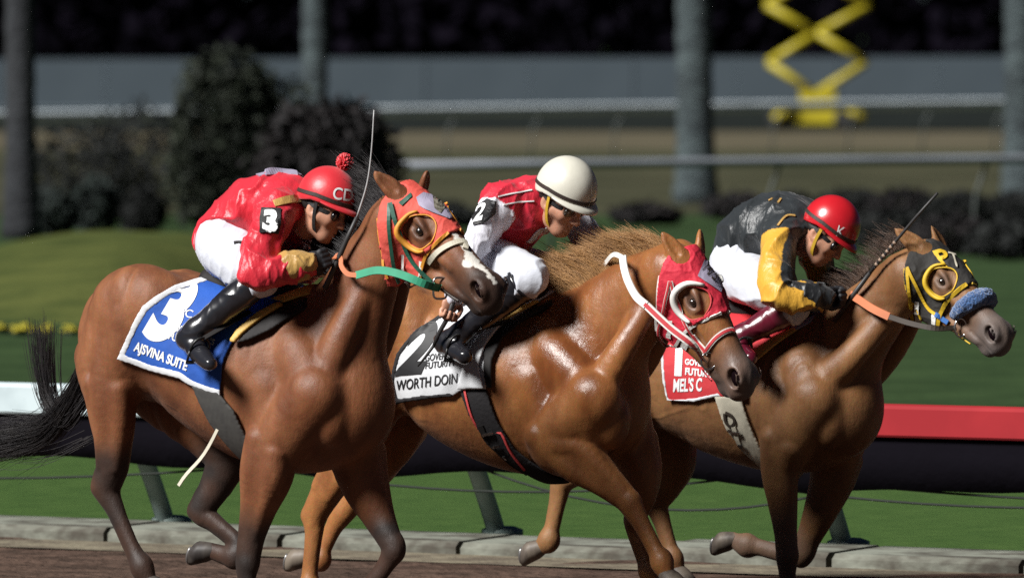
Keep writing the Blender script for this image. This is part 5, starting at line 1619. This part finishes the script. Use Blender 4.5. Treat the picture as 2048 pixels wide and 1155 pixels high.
# saddles: seat, flap pads, girth and stirrups
def saddle(hs, j, label, seat_px, pads, girth_poly, girth_m, cb):
    fr = hs['fr']
    t = thing('saddle', label, 'saddle'); fr.place(t)
    S = [Chain([(*fr.P(px, py, 0), r) for px, py, r in seat_px], 0.03, 1.5)]
    skin('seat', S, 0.008, M['saddle_black'], t, None, 1)
    bv = []
    for nm, poly, off, th, m in pads:
        for sd_ in (-1, 1):
            o, V, Q = side_shell(nm, hs, poly, off, th, m, t, side=sd_)
            if sd_ < 0: bv.append(bvh_of(V, Q))
    g, V, Q = side_shell('girth', hs, girth_poly, 0.016, 0.014, girth_m, t)
    gb = bvh_of(V, Q)
    for k in ('r', 'l'):
        sgn = -1 if k == 'r' else 1
        ball = np.array(j['feetL'][k][1][:3]); hl = np.array(j['feetL'][k][0][:3]); toe = np.array(j['feetL'][k][-1][:3])
        fd = (toe - hl) / np.linalg.norm(toe - hl); sd = np.cross(fd, (0, 0, 1)); sd /= np.linalg.norm(sd); up = np.cross(sd, fd)
        mb = MB()
        r = 0.052
        pts = [ball + sd * r * 0.85 * math.cos(a) + up * (0.010 + r * 1.15 * math.sin(a)) for a in np.linspace(0, math.pi, 12)]
        mb.tube(pts, 0.006, 6)
        mb.tube([ball + sd * r * 0.9 + up * 0.008 - up * 0.052, ball - sd * r * 0.9 - up * 0.044], 0.009, 6)
        mb.tube([pts[0], ball + sd * r * 0.9 - up * 0.044], 0.006, 6); mb.tube([pts[-1], ball - sd * r * 0.9 - up * 0.044], 0.006, 6)
        mb.build('stirrup', M['dark_steel'], t)
        top = fr.P(seat_px[1][0], seat_px[1][1] + 40, sgn * 0.20)
        L = np.array([pts[6] + (top - pts[6]) * q for q in np.linspace(0, 1, 8)])
        ribbon('stirrup_leather', L, [np.array((0, sgn, 0.2))] * 8, 0.020, 0.004, M['saddle_black'], t)
    return t, bv + [gb] + cb

S3, SB3 = saddle(H3, J3, 'black saddle with yellow tan pad and grey girth on the bay horse', [(430, 560, 0.06), (500, 582, 0.05), (590, 590, 0.055)],
    [('pad', [(463, 682), (472, 660), (500, 622), (524, 604), (532, 612), (506, 640), (484, 668), (474, 684)], 0.034, 0.022, M['tan_pad']),
     ('flap', [(505, 598), (560, 568), (620, 560), (600, 582), (552, 596), (530, 606)], 0.030, 0.016, M['tan_pad']),
     ('saddle_pad', [(474, 686), (486, 668), (508, 642), (535, 612), (560, 598), (610, 580), (618, 592), (565, 625), (530, 660), (500, 678), (484, 684)], 0.024, 0.018, M['saddle_black'])],
    [(390, 770), (442, 782), (470, 820), (486, 880), (498, 960), (480, 970), (444, 905), (414, 845)], M['girth_grey'], C3)
mb = MB()
tail_pts, tn = [], []
for q in np.linspace(0, 1, 10):
    tail_pts.append(F3.P(435 - 78 * q, 858 + 120 * q + 8 * math.sin(q * 5), -0.34 - 0.05 * q)); tn.append((0, -1, 0.2))
ribbon('loose_strap', tail_pts, tn, 0.016, 0.004, M['cream_strap'], S3)
S2, SB2 = saddle(H2, J2, 'black saddle with tan pad and red edged black girth on the chestnut horse', [(950, 580, 0.06), (1020, 600, 0.05), (1090, 590, 0.055)],
    [('pad', [(965, 652), (972, 625), (1005, 618), (1035, 600), (1040, 606), (1000, 640), (985, 655)], 0.030, 0.016, M['tan_pad']),
     ('flap', [(926, 778), (938, 730), (950, 690), (962, 655), (985, 638), (996, 646), (976, 690), (968, 730), (980, 776)], 0.036, 0.012, M['white_cloth']),
     ('saddle_pad', [(972, 690), (992, 655), (1020, 628), (1060, 600), (1066, 612), (1030, 640), (1002, 675), (990, 720), (992, 775), (982, 775), (974, 730)], 0.022, 0.016, M['saddle_black'])],
    [(928, 778), (980, 776), (996, 840), (1020, 900), (1060, 945), (1080, 990), (1050, 985), (1000, 930), (965, 880), (942, 830)], M['black_cloth'], C2)
for line in ([(930, 780), (944, 832), (967, 884), (1002, 932), (1040, 956)], [(979, 778), (995, 838), (1019, 898), (1050, 938)]):
    strap('piping', SB2, F2, line, 0.010, M['red_line'], S2, 0.006, 0.006)
for (x, y) in [(975, 868), (988, 893), (1000, 915)]:
    strap('buckle', SB2, F2, [(x - 14, y + 3), (x, y - 2), (x + 13, y - 4)], 0.012, M['steel'], S2, 0.010, 0.008)
strap('billet', SB2, F2, [(962, 850), (975, 882), (996, 915), (1030, 950)], 0.028, M['saddle_black'], S2, 0.005, 0.006)
S1, SB1 = saddle(H1, J1, 'black saddle with striped pad and cream girth on the leading horse', [(1470, 615, 0.055), (1540, 632, 0.05), (1610, 640, 0.05)],
    [('pad', [(1492, 730), (1500, 700), (1530, 672), (1560, 652), (1566, 660), (1538, 690), (1512, 720)], 0.030, 0.014, M['tan_pad']),
     ('flap', [(1550, 655), (1580, 632), (1625, 618), (1620, 630), (1585, 645), (1560, 664)], 0.030, 0.014, M['patch_grey'])],
    [(1434, 792), (1484, 792), (1498, 850), (1514, 910), (1532, 965), (1512, 965), (1478, 905), (1450, 860)], M['girth_cream'], C1)
for (x, y) in [(1470, 862), (1476, 886)]:
    strap('buckle', SB1, F1, [(x - 13, y - 3), (x, y + 1), (x + 12, y + 2)], 0.011, M['steel'], S1, 0.010, 0.008)
strap('billet', SB1, F1, [(1452, 824), (1464, 830), (1470, 842), (1462, 852), (1452, 842), (1450, 826)], 0.012, M['brown_strap'], S1, 0.006, 0.006)
strap('billet', SB1, F1, [(1468, 852), (1478, 885), (1492, 915), (1508, 942)], 0.022, M['girth_cream'], S1, 0.006, 0.006)

# hoods ---------------------------------------------------------------------
HOOD_UW = [(-0.035, 0.15), (0.27, 0.17), (0.285, 0.09), (0.268, 0.0), (0.262, -0.10), (0.285, -0.19), (0.270, -0.245), (0.195, -0.240), (0.110, -0.13), (0.015, -0.015), (-0.030, 0.03)]
def hood(hs, label, m, trim, cup, hole=(0.186, 0.008, 0.070, 0.064), seed=5):
    hd, fr = hs['head'], hs['fr']
    t = thing('blinker_hood', label, 'hood'); fr.place(t)
    lo = np.min([hd.p(u, v, w) for u in (-0.06, 0.32) for v in (-0.14, 0.14) for w in (-0.29, 0.13)], 0)
    hi = np.max([hd.p(u, v, w) for u in (-0.06, 0.32) for v in (-0.14, 0.14) for w in (-0.29, 0.13)], 0)
    def post(G, ax):
        X, Y, Z = ax[0][:, None, None] - hd.O[0], ax[1][None, :, None] - hd.O[1], ax[2][None, None, :] - hd.O[2]
        c = [(X * hd.R[0, i] + Y * hd.R[1, i] + Z * hd.R[2, i]) / hd.s for i in range(3)]
        d = poly_sd(c[0], c[2], HOOD_UW)
        e = (np.sqrt(((c[0] - hole[0]) / hole[2]) ** 2 + ((c[2] - hole[1]) / hole[3]) ** 2) - 1) * hole[3]
        side = np.abs(c[1]) > 0.045
        d = np.where(side, np.maximum(d, -e), d)
        ear = np.sqrt((c[0] + 0.004) ** 2 + (np.abs(c[1]) - 0.062) ** 2 + (c[2] - 0.050) ** 2) - 0.040
        d = np.maximum(d, -ear)
        return np.maximum(np.abs(G - 0.0065) - 0.0042, d * hd.s).astype(np.float32)
    o, V, Q = skin('hood_cloth', hs['head_prims'], 0.0048, m, t, folds(seed, 0.0026, (22, 22, 22)), 1, lo, hi, post)
    bv = [bvh_of(V, Q), hs['bvh']]
    return t, bv

def edge_uw(hs, pts, v0, bv, n=4):
    """line in head side-view coordinates cast sideways on both cheeks"""
    hd = hs['head']; out = []
    for s in (-1, 1):
        P, N = [], []
        for u, w in catmull(np.array(pts, float), n):
            o = Vector(hd.p(u, s * 0.4, w)); d = Vector(hd.R[:, 1] * -s)
            best = None
            for b in bv:
                loc, nor, i, dist = b.ray_cast(o, d)
                if loc is not None and (best is None or dist < best[2]): best = (np.array(loc), np.array(nor), dist)
            if best is None or best[2] > 0.42: continue
            nn = best[1] if np.dot(best[1], np.array(d)) < 0 else -best[1]
            P.append(best[0]); N.append(nn)
        if len(P) > 3:
            P, N = np.array(P), np.array(N)
            for _ in range(2):
                P[1:-1] = 0.5 * P[1:-1] + 0.25 * (P[:-2] + P[2:]); N[1:-1] = 0.5 * N[1:-1] + 0.25 * (N[:-2] + N[2:])
            out.append((P, N))
    return out

def hood_trim(hs, t, bv, m_front, m_back, m_cup, wf=0.014, m_pipe=None, cup_arc=(95, 300), cup_r=0.011, hole=(0.186, 0.008, 0.072, 0.066)):
    hd = hs['head']
    for P, N in edge_uw(hs, [(0.278, 0.062), (0.268, 0.0), (0.258, -0.10), (0.276, -0.17), (0.270, -0.20)], 0, bv):
        ribbon('front_trim', P + N * 0.003, N, wf, 0.006, m_front, t)
    for P, N in edge_uw(hs, [(0.025, -0.03), (0.105, -0.125), (0.145, -0.17), (0.18, -0.21)], 0, bv):
        ribbon('back_trim', P + N * 0.003, N, 0.011, 0.006, m_back, t)
    # eye cups: an arc of piping that stands out from the hood behind and below the eye
    ring = [(hole[0] + hole[2] * math.cos(a), hole[1] + hole[3] * math.sin(a)) for a in np.radians(np.linspace(0, 360, 33))]
    for P, N in edge_uw(hs, ring, 0, bv[:1] + bv[1:], 1):
        mb = MB(); mb.tube(P + N * 0.003, 0.0035, 6); mb.build('eye_piping', m_pipe or m_cup, t)
    arc = [(hole[0] + hole[2] * 1.10 * math.cos(a), hole[1] + hole[3] * 1.10 * math.sin(a)) for a in np.radians(np.linspace(cup_arc[0], cup_arc[1], 22))]
    for P, N in edge_uw(hs, arc, 0, bv, 1):
        k = len(P)
        rad = [cup_r * (0.35 + 0.65 * math.sin(math.pi * (i + 0.5) / k)) for i in range(k)]
        mb = MB(); mb.tube(P + N * 0.008, rad, 8); mb.build('eye_cup', m_cup, t)

HO3, HB3 = hood(H3, 'coral red blinker hood with orange trim on the bay horse', M['hood3'], None, None, seed=5)
hood_trim(H3, HO3, HB3, M['orange_trim'], M['orange_trim'], M['orange_trim'], cup_arc=(130, 330), cup_r=0.013)
patch('emblem', HB3, F3, [(832, 396), (846, 386), (862, 390), (884, 410), (904, 424), (906, 434), (898, 438), (876, 430), (852, 420), (838, 412)], M['patch_grey'], HO3, 0.006)
patch('emblem', HB3, F3, [(864, 394), (874, 388), (884, 398), (888, 418), (880, 428), (868, 418)], M['silver'], HO3, 0.009)
patch('green_insert', HB3, F3, [(797, 406), (822, 386), (824, 394), (804, 412)], M['dark_green'], HO3, 0.006)
for q in ([(802, 508), (808, 508), (809, 552), (803, 545)], [(840, 520), (846, 522), (844, 556), (839, 552)]):
    patch('tape', HB3, F3, q, M['white_trim'], HO3, 0.008)
HO2, HB2 = hood(H2, 'red blinker hood with white trim and eye cups on the chestnut horse', M['hood2'], None, None, seed=15)
hood_trim(H2, HO2, HB2, M['white_trim'], M['white_trim'], M['white_trim'], cup_arc=(115, 320), cup_r=0.017, m_pipe=M['red_strap'])
patch('emblem', HB2, F2, [(1407, 520), (1420, 522), (1447, 556), (1441, 584), (1418, 568), (1395, 552)], M['patch_grey'], HO2, 0.006)
text_px('lettering', 'M/S', HB2, F2, (1402, 540), (17, 15), (16, -18), M['brown_strap'], HO2, 0.0, 0.009)
for q in ([(1338, 640), (1346, 640), (1342, 676), (1334, 672)], [(1366, 672), (1382, 680), (1372, 704), (1362, 698)]):
    patch('tape', HB2, F2, q, M['white_trim'], HO2, 0.008)
HO1, HB1 = hood(H1, 'black blinker hood with yellow trim and letter P on the leading horse', M['hood1'], None, None, seed=25)
hood_trim(H1, HO1, HB1, M['yellow_trim'], M['yellow_trim'], M['yellow_trim'], wf=0.018, cup_arc=(120, 330), cup_r=0.012)
text_px('lettering', 'P', HB1, F1, (1884, 534), (44, -12), (-30, -42), M['yellow_trim'], HO1, 0.03, 0.008)
text_px('lettering', 'T', HB1, F1, (1902, 532), (36, 10), (-12, -40), M['cream_strap'], HO1, -0.005, 0.008)
for q in ([(1829, 600), (1838, 602), (1840, 642), (1830, 640)], [(1865, 625), (1874, 628), (1872, 648), (1864, 646)]):
    patch('tape', HB1, F1, q, M['white_trim'], HO1, 0.008)

# bridles, bits and reins ---------------------------------------------------
def bit_ring(fr, bv, px, py, rx, rz, t, square=False):
    h = cast(bv, fr, px, py)
    c = h[0] + h[1] * (0.012 if np.dot(h[1], fr.dir(px, py)) < 0 else -0.012)
    ex, ez = fr.v((1, 0.3, 0)), np.array((0, 0, 1.0))
    pts = [c + ex * rx * math.copysign(abs(math.cos(a)) ** (0.5 if square else 1), math.cos(a)) + ez * rz * math.copysign(abs(math.sin(a)) ** (0.5 if square else 1), math.sin(a)) for a in np.linspace(0, 2 * math.pi, 25)]
    mb = MB(); mb.tube(pts, 0.0048, 7); mb.build('bit_ring', M['steel'], t)
    return c

def rein(name, pts, w, m, t, nrm=None):
    P = catmull(np.array(pts, float), 6)
    N = [np.array((0, -1.0, 0.15))] * len(P) if nrm is None else [nrm] * len(P)
    return ribbon(name, P, N, w, 0.005, m, t)

B3 = thing('bridle', 'green bridle with cream noseband and D ring bit on the bay horse', 'bridle'); F3.place(B3)
strap('cheek_strap', HB3, F3, [(781, 408), (788, 435), (800, 470), (815, 503), (838, 538), (866, 562)], 0.018, M['dark_green'], B3, 0.010)
strap('throat_latch', HB3, F3, [(779, 408), (778, 450), (782, 495), (787, 535), (796, 565)], 0.016, M['dark_green'], B3, 0.008)
strap('noseband', HB3, F3, [(858, 524), (874, 506), (895, 492), (918, 484), (936, 484)], 0.024, M['cream_strap'], B3, 0.008, 0.008)
strap('jaw_strap', HB3, F3, [(868, 562), (880, 590), (893, 606), (908, 612)], 0.014, M['brown_strap'], B3, 0.008)
for q in ([(838, 552), (842, 566), (847, 580)], [(858, 562), (862, 578), (866, 592)], [(810, 560), (816, 572), (822, 580)]):
    strap('jaw_tape', HB3, F3, q, 0.010, M['white_trim'], B3, 0.008)
c3 = bit_ring(F3, HB3, 884, 574, 0.028, 0.044, B3, True)
h3 = np.array(J3['armsL']['r'][3][:3])
rein('rein', [c3, F3.P(850, 568, -0.14), F3.P(800, 548, -0.17), F3.P(755, 540, -0.17), F3.P(712, 550, -0.17)], 0.034, M['green_strap'], B3)
rein('rein_grip', [F3.P(714, 550, -0.17), F3.P(695, 547, -0.17), F3.P(683, 532, -0.16), F3.P(682, 518, -0.14), F3.P(676, 510, -0.12), h3 + np.array((0.02, 0, -0.01))], 0.022, M['orange_strap'], B3)
hl3 = np.array(J3['armsL']['l'][3][:3]); hd3 = H3['head']
rein('rein', [hd3.p(0.47, 0.085, -0.09), hd3.p(0.2, 0.14, -0.16), (hd3.p(0.0, 0.14, -0.2) + hl3) / 2 + np.array((0, 0.03, -0.04)), hl3], 0.026, M['green_strap'], B3)

B2 = thing('bridle', 'red and white bridle with round ring bit on the chestnut horse', 'bridle'); F2.place(B2)
def strap2(name, px, w):
    o, P, N = strap(name, HB2, F2, px, w, M['white_trim'], B2, 0.008)
    ribbon('inlay', P + N * 0.0115, N, w * 0.52, 0.004, M['red_strap'], o)
strap2('cheek_strap', [(1342, 562), (1352, 600), (1368, 638), (1385, 668), (1404, 692), (1412, 706)], 0.018)
strap2('throat_latch', [(1340, 562), (1331, 605), (1321, 645), (1318, 668), (1328, 688), (1340, 700)], 0.015)
strap2('noseband', [(1412, 708), (1420, 690), (1434, 674), (1452, 662), (1476, 657)], 0.024)
strap2('cheek_strap', [(1388, 668), (1400, 684), (1414, 700)], 0.020)
strap('jaw_strap', HB2, F2, [(1408, 736), (1412, 750), (1424, 760)], 0.018, M['red_strap'], B2, 0.008)
c2 = bit_ring(F2, HB2, 1420, 721, 0.032, 0.036, B2)
P = catmull(np.array([c2 + F2.v((-0.02, 0, 0.0)), F2.P(1385, 690, -0.20), F2.P(1340, 655, -0.23), F2.P(1290, 608, -0.24)], float), 6)
r = ribbon('rein', P, [np.array((0, -1.0, 0.15))] * len(P), 0.036, 0.005, M['white_trim'], B2)
ribbon('inlay', P + np.array((0, -0.005, 0.001)), [np.array((0, -1.0, 0.15))] * len(P), 0.018, 0.003, M['red_strap'], r)
rein('rein_grip', [F2.P(1292, 610, -0.243), F2.P(1272, 592, -0.24), F2.P(1256, 562, -0.23), F2.P(1248, 535, -0.21), F2.P(1245, 512, -0.19)], 0.036, M['white_trim'], B2)
hl2 = np.array(J2['armsL']['l'][3][:3])
rein('rein', [F2.P(1245, 514, -0.19), F2.P(1225, 510, -0.10), F2.P(1200, 540, 0.02), hl2], 0.022, M['white_trim'], B2)

B1 = thing('bridle', 'yellow and blue bridle with brown rein on the leading horse', 'bridle'); F1.place(B1)
strap('throat_latch', HB1, F1, [(1814, 538), (1817, 575), (1822, 615), (1827, 650), (1840, 675)], 0.014, M['yellow_trim'], B1, 0.008)
strap('cheek_strap', HB1, F1, [(1814, 535), (1826, 560), (1842, 592), (1860, 618), (1874, 630)], 0.014, M['yellow_trim'], B1, 0.009)
strap('cheek_strap', HB1, F1, [(1872, 628), (1884, 636), (1898, 645)], 0.022, M['blue_strap'], B1, 0.010)
strap('jaw_strap', HB1, F1, [(1914, 672), (1922, 690), (1930, 702)], 0.016, M['yellow_trim'], B1, 0.008)
c1 = bit_ring(F1, HB1, 1924, 656, 0.026, 0.040, B1)
h1 = np.array(J1['armsL']['r'][3][:3])
rein('rein', [c1 + F1.v((-0.02, 0, 0)), F1.P(1870, 656, -0.17), F1.P(1820, 646, -0.18), F1.P(1776, 632, -0.17)], 0.024, M['brown_strap'], B1)
rein('rein_grip', [F1.P(1778, 633, -0.172), F1.P(1745, 617, -0.16), F1.P(1716, 598, -0.13), h1 + np.array((0.02, 0, 0))], 0.036, M['orange_strap'], B1)
hl1 = np.array(J1['armsL']['l'][3][:3]); hd1 = H1['head']
rein('rein', [hd1.p(0.47, 0.085, -0.09), hd1.p(0.2, 0.14, -0.16), (hd1.p(0.0, 0.14, -0.2) + hl1) / 2 + np.array((0, 0.03, -0.04)), hl1], 0.024, M['brown_strap'], B1)
# shadow roll across the nose
SR = thing('shadow_roll', 'fluffy blue shadow roll across the nose of the leading horse', 'noseband'); F1.place(SR)
pts, rad = [], []
for a in np.linspace(-105, 105, 25):
    q = math.radians(a)
    pts.append(hd1.p(0.365 - 0.05 * (1 - math.cos(q)) * 0.5, 0.084 * math.sin(q), -0.040 + 0.088 * math.cos(q))); rad.append(0.042 * (0.75 + 0.25 * math.cos(q)))
skin('roll', [Chain([(*p, r_) for p, r_ in zip(pts, rad)], 0.0)], 0.005, M['blue_fleece'], SR, lambda V: 0.0035 * vnoise(V, (110, 110, 110), 2) + 0.002 * vnoise(V, (50, 50, 50), 4), 0)

# whips ----------------------------------------------------------------------
W3 = thing('riding_whip', 'thin whip with pale tip held upright by the jockey with the bobble cap', 'whip'); F3.place(W3)
mb = MB(); mb.tube([F3.P(x, y, -0.13) for x, y in ((650, 576), (672, 528), (694, 478), (714, 434))], [0.012, 0.012, 0.011, 0.009], 8); mb.build('handle', M['whip'], W3)
mb = MB(); mb.tube(catmull([F3.P(x, y, -0.13) for x, y in ((714, 434), (734, 368), (743, 300), (748, 220))], 4), np.linspace(0.0042, 0.0026, 13), 6); mb.build('shaft', M['whip_pale'], W3)
W2 = thing('riding_whip', 'dark whip hanging from the bare hand of the cream helmeted jockey', 'whip'); F2.place(W2)
hr2 = np.array(J2['armsL']['r'][3][:3])
mb = MB(); mb.tube([hr2 + np.array((0.06, 0, 0.13)), hr2 + np.array((0.01, -0.01, -0.02)), F2.P(880, 662, -0.43), F2.P(868, 690, -0.43)], [0.011, 0.011, 0.010, 0.008], 8); mb.build('handle', M['whip'], W2)
mb = MB(); mb.tube([F2.P(868, 690, -0.43), F2.P(852, 712, -0.43), F2.P(836, 732, -0.43)], [0.007, 0.006, 0.004], 6); mb.build('shaft', M['whip'], W2)
W1 = thing('riding_whip', 'long dark whip slanting up from the hand of the jockey in black and gold', 'whip'); F1.place(W1)
mb = MB(); mb.tube([F1.P(x, y, -0.12) for x, y in ((1668, 642), (1705, 592), (1740, 545))], [0.011, 0.012, 0.010], 8); mb.build('handle', M['whip'], W1)
mb = MB(); mb.tube([F1.P(x, y, -0.12) for x, y in ((1740, 545), (1790, 484), (1832, 434), (1875, 386))], [0.0085, 0.007, 0.007, 0.006], 6); mb.build('shaft', M['whip'], W1)
for i in range(6):
    q = i / 5; x, y = 1752 + 36 * q, 530 - 43 * q
    mb = MB(); mb.tube([F1.P(x, y, -0.12), F1.P(x + 3, y - 3.6, -0.12)], 0.0098, 8); mb.build('binding', M['whip_tan'], W1)

# details on the riders ------------------------------------------------------
text_px('lettering', 'CD', [J3['helmet_bvh']], F3, (664, 397), (28, 4), (4, -33), M['white_print'], J3['he'], 0.012)
mb = MB()
top = J3['head'].p(0.0, 0, 0.05 + J3['hh']); upv = J3['head'].R[:, 2]
r = np.random.RandomState(8)
for k in range(130):
    d = r.normal(size=3); d /= np.linalg.norm(d); d = d + upv * 0.5
    mb.tube([top + upv * 0.012, top + upv * 0.020 + d * 0.024, top + upv * 0.022 + d * 0.038], [0.005, 0.005, 0.0025], 4)
mb.build('bobble', M['cap_red'], J3['he'])
patch('armband', [J3['silk_bvh']], F3, [(524, 416), (562, 417), (560, 450), (556, 468), (519, 464), (520, 438)], M['black'], J3['root'], 0.006)
text_px('number', '3', [J3['silk_bvh']], F3, (524, 460), (56, 6), (8, -54), M['white_print'], J3['root'], 0.06, 0.010)
strap('collar_trim', [J3['silk_bvh']], F3, [(548, 408), (566, 402), (584, 398), (602, 398)], 0.036, M['gold'], J3['root'], 0.004)
strap('shoulder_panel', [J3['silk_bvh']], F3, [(516, 352), (535, 345), (556, 342), (580, 344), (600, 350)], 0.040, M['patch_grey'], J3['root'], 0.003)
strap('pocket_tab', [J3['breech_bvh']], F3, [(468, 486), (478, 485), (492, 486)], 0.014, M['black'], J3['root'], 0.004)
patch('armband', [J2['silk_bvh']], F2, [(945, 420), (975, 398), (992, 404), (990, 428), (968, 446), (946, 452)], M['black'], J2['root'], 0.006)
text_px('number', '2', [J2['silk_bvh']], F2, (944, 446), (40, -14), (20, -48), M['white_print'], J2['root'], 0.03, 0.010)
for q in ([(996, 393), (1030, 386), (1064, 380)], [(1006, 410), (1036, 404), (1068, 402)]):
    strap('braid', [J2['silk_bvh']], F2, q, 0.006, M['white_print'], J2['root'], 0.003)
strap('front_panel', [J2['silk_bvh']], F2, [(1096, 452), (1092, 470), (1086, 492), (1074, 508)], 0.034, M['white_print'], J2['root'], 0.003)
jh = J2['head']
for off in (-0.35, 0.0, 0.35):
    pts, nr = [], []
    for a in np.linspace(-10, 190, 40):
        q = math.radians(a); f_ = 0.1335 * math.cos(q); u_ = 0.050 + (J2['hh'] + 0.001) * math.sin(q)
        l_ = 0.113 * off * math.sin(q) if off else 0.0
        k_ = math.sqrt(max(0.0, 1 - off * off * 0.999))
        pts.append(jh.p(-0.004 + f_ * (k_ if off else 1), l_ * 1.0, 0.050 + (u_ - 0.05) * (k_ if off else 1))); nr.append(pts[-1] - jh.p(0, 0, 0.03))
    mb = MB(); mb.tube([p + (np.array(n_) / np.linalg.norm(n_)) * 0.0005 for p, n_ in zip(pts, nr)], 0.0022, 5); mb.build('seam', M['cream_strap'], J2['he'])
text_px('lettering', 'K', [J1['helmet_bvh']], F1, (1670, 470), (24, 9), (8, -30), M['white_print'], J1['he'], 0.0)
for q in ([(1538, 402), (1546, 398)], [(1556, 406), (1562, 398)], [(1556, 452), (1572, 432), (1590, 432)]):
    if len(q) == 2: q = [q[0], ((q[0][0] + q[1][0]) / 2, (q[0][1] + q[1][1]) / 2), q[1]]
    strap('gold_piping', [J1['silk_bvh']], F1, q, 0.010, M['gold'], J1['root'], 0.004)

# manes and tails -------------------------------------------------------------
def hair_mesh(name, strands, m, parent, r0=0.0022, r1=0.0006, n=3):
    mb = MB()
    for s in strands:
        P = catmull(np.array(s, float), 4)
        mb.tube(P, np.linspace(r0, r1, len(P)), n, False)
    return mb.build(name, m, parent)
M['hair_black'] = mat('black_horse_hair', (0.012, 0.010, 0.012), 0.5, (0.022, 0.018, 0.018), nscale=30)
M['hair_flax'] = mat('flaxen_horse_hair', (0.40, 0.215, 0.080), 0.5, (0.28, 0.140, 0.050), nscale=12)
M['hair_brown'] = mat('brown_horse_hair', (0.075, 0.038, 0.020), 0.55, (0.04, 0.02, 0.012), nscale=25)

def mane(hs, crest, flow0, flow1, len0, len1, lift0, lift1, count, m, seed, jit=0.10, thick=0.0015):
    """crest pixels from withers to poll; strands stand off the crest and are blown along a flow that changes on the way up the neck"""
    fr = hs['fr']; r = np.random.RandomState(seed)
    C = catmull(np.array([fr.P(x, y, 0.0) for x, y in crest]), 12)
    S = []
    for k in range(count):
        q = r.uniform(0, len(C) - 1.01); i = int(q); f = q - i; w = q / (len(C) - 1)
        b = C[i] * (1 - f) + C[i + 1] * f + np.array((r.normal() * 0.005, r.normal() * 0.016, r.normal() * 0.004 - 0.012))
        t = C[i + 1] - C[i]; t /= np.linalg.norm(t)
        up = np.array((-t[2], 0, t[0])); up = up if up[2] > 0 else -up
        wave = math.sin(q * 2.3 + seed) * 0.5 + math.sin(q * 5.1 + 2 * seed) * 0.3
        cl = int(q * 2.2); cr_ = np.random.RandomState(1000 * seed + cl).normal(size=4)
        L = (len0 + (len1 - len0) * w) * r.uniform(0.45, 1.25) * (1 + 0.16 * wave + 0.12 * cr_[3])
        lift = lift0 + (lift1 - lift0) * w
        fl = np.array(flow0) * (1 - w) + np.array(flow1) * w + np.array((0.12 * wave + r.normal() * jit * 0.5, r.normal() * jit + 0.10 * wave, r.normal() * jit * 0.5)) + cr_[:3] * np.array((0.16, 0.14, 0.12))
        p1 = b + up * L * lift * 0.36 + fl * L * 0.10
        p2 = b + up * L * lift * 0.70 + fl * L * 0.40
        cen = ((cl + 0.5) / 2.2 - q) * (C[-1] - C[0]) / len(C)
        p3 = b + up * L * lift * 0.90 + fl * L * 0.95 + cen * 0.45
        S.append((b, p1, p2, p3))
    return hair_mesh('mane', S, m, hs['root'], thick, 0.0004)
mane(H3, [(668, 548), (690, 500), (722, 446), (760, 408), (795, 385)], (-0.75, 0.05, 0.30), (-0.7, 0.05, 0.28), 0.13, 0.14, 0.75, 0.7, 2600, M['hair_black'], 2, 0.10)
mane(H2, [(1105, 628), (1150, 588), (1200, 552), (1255, 522), (1310, 508), (1345, 512)], (-0.62, 0.0, 0.10), (-1.0, 0.0, 0.12), 0.165, 0.13, 0.85, 0.5, 8500, M['hair_flax'], 3, 0.09, 0.0012)
mane(H1, [(1672, 600), (1715, 560), (1755, 520), (1800, 492), (1835, 482)], (-0.8, 0.05, 0.15), (-0.85, 0.05, 0.2), 0.10, 0.10, 0.6, 0.5, 700, M['hair_brown'], 4, 0.12)

def tail(hs, root_px, pts_px, count, m, seed, spread=0.05, extra=()):
    fr = hs['fr']; r = np.random.RandomState(seed)
    base = [fr.P(x, y, 0.0) for x, y in [root_px] + list(pts_px)]
    S = []
    for k in range(count):
        j0 = r.normal(size=3) * np.array((0.008, 0.022, 0.020)); s = []
        dv = r.normal(size=3) * np.array((1, 0.9, 1))
        cut = r.uniform(0.75, 1.1)
        for i, b in enumerate(base):
            w = i / (len(base) - 1)
            s.append(b + j0 + dv * spread * w ** 1.3 * (0.6 + 0.4 * math.sin(w * 5 + k)) )
        if cut < 0.95: s = s[:-1]
        S.append(s)
    for q in extra:
        bb = [fr.P(x, y, lt) for x, y, lt in q['pts']]
        for k in range(q['n']):
            dv = r.normal(size=3); j0 = r.normal(size=3) * 0.018
            S.append([b + j0 + dv * q['spread'] * (i / (len(bb) - 1)) for i, b in enumerate(bb)])
    return hair_mesh('tail', S, m, hs['root'], 0.0016, 0.0006)
tail(H3, (205, 640), [(172, 740), (135, 810), (90, 860), (20, 878), (-60, 890)], 1500, M['hair_black'], 6, 0.055,
     extra=[dict(pts=[(172, 790, 0.0), (130, 838, 0.0), (100, 800, 0.02), (88, 730, 0.03), (84, 665, 0.04)], n=260, spread=0.030),
            dict(pts=[(180, 870, 0), (120, 900, 0), (60, 912, 0), (-10, 900, 0)], n=14, spread=0.02)])
tail(H2, (705, 650), [(680, 740), (650, 810), (610, 860), (560, 880)], 500, M['hair_brown'], 7, 0.05)
tail(H1, (1190, 690), [(1165, 770), (1140, 830), (1100, 870), (1060, 880)], 500, M['hair_brown'], 8, 0.05)
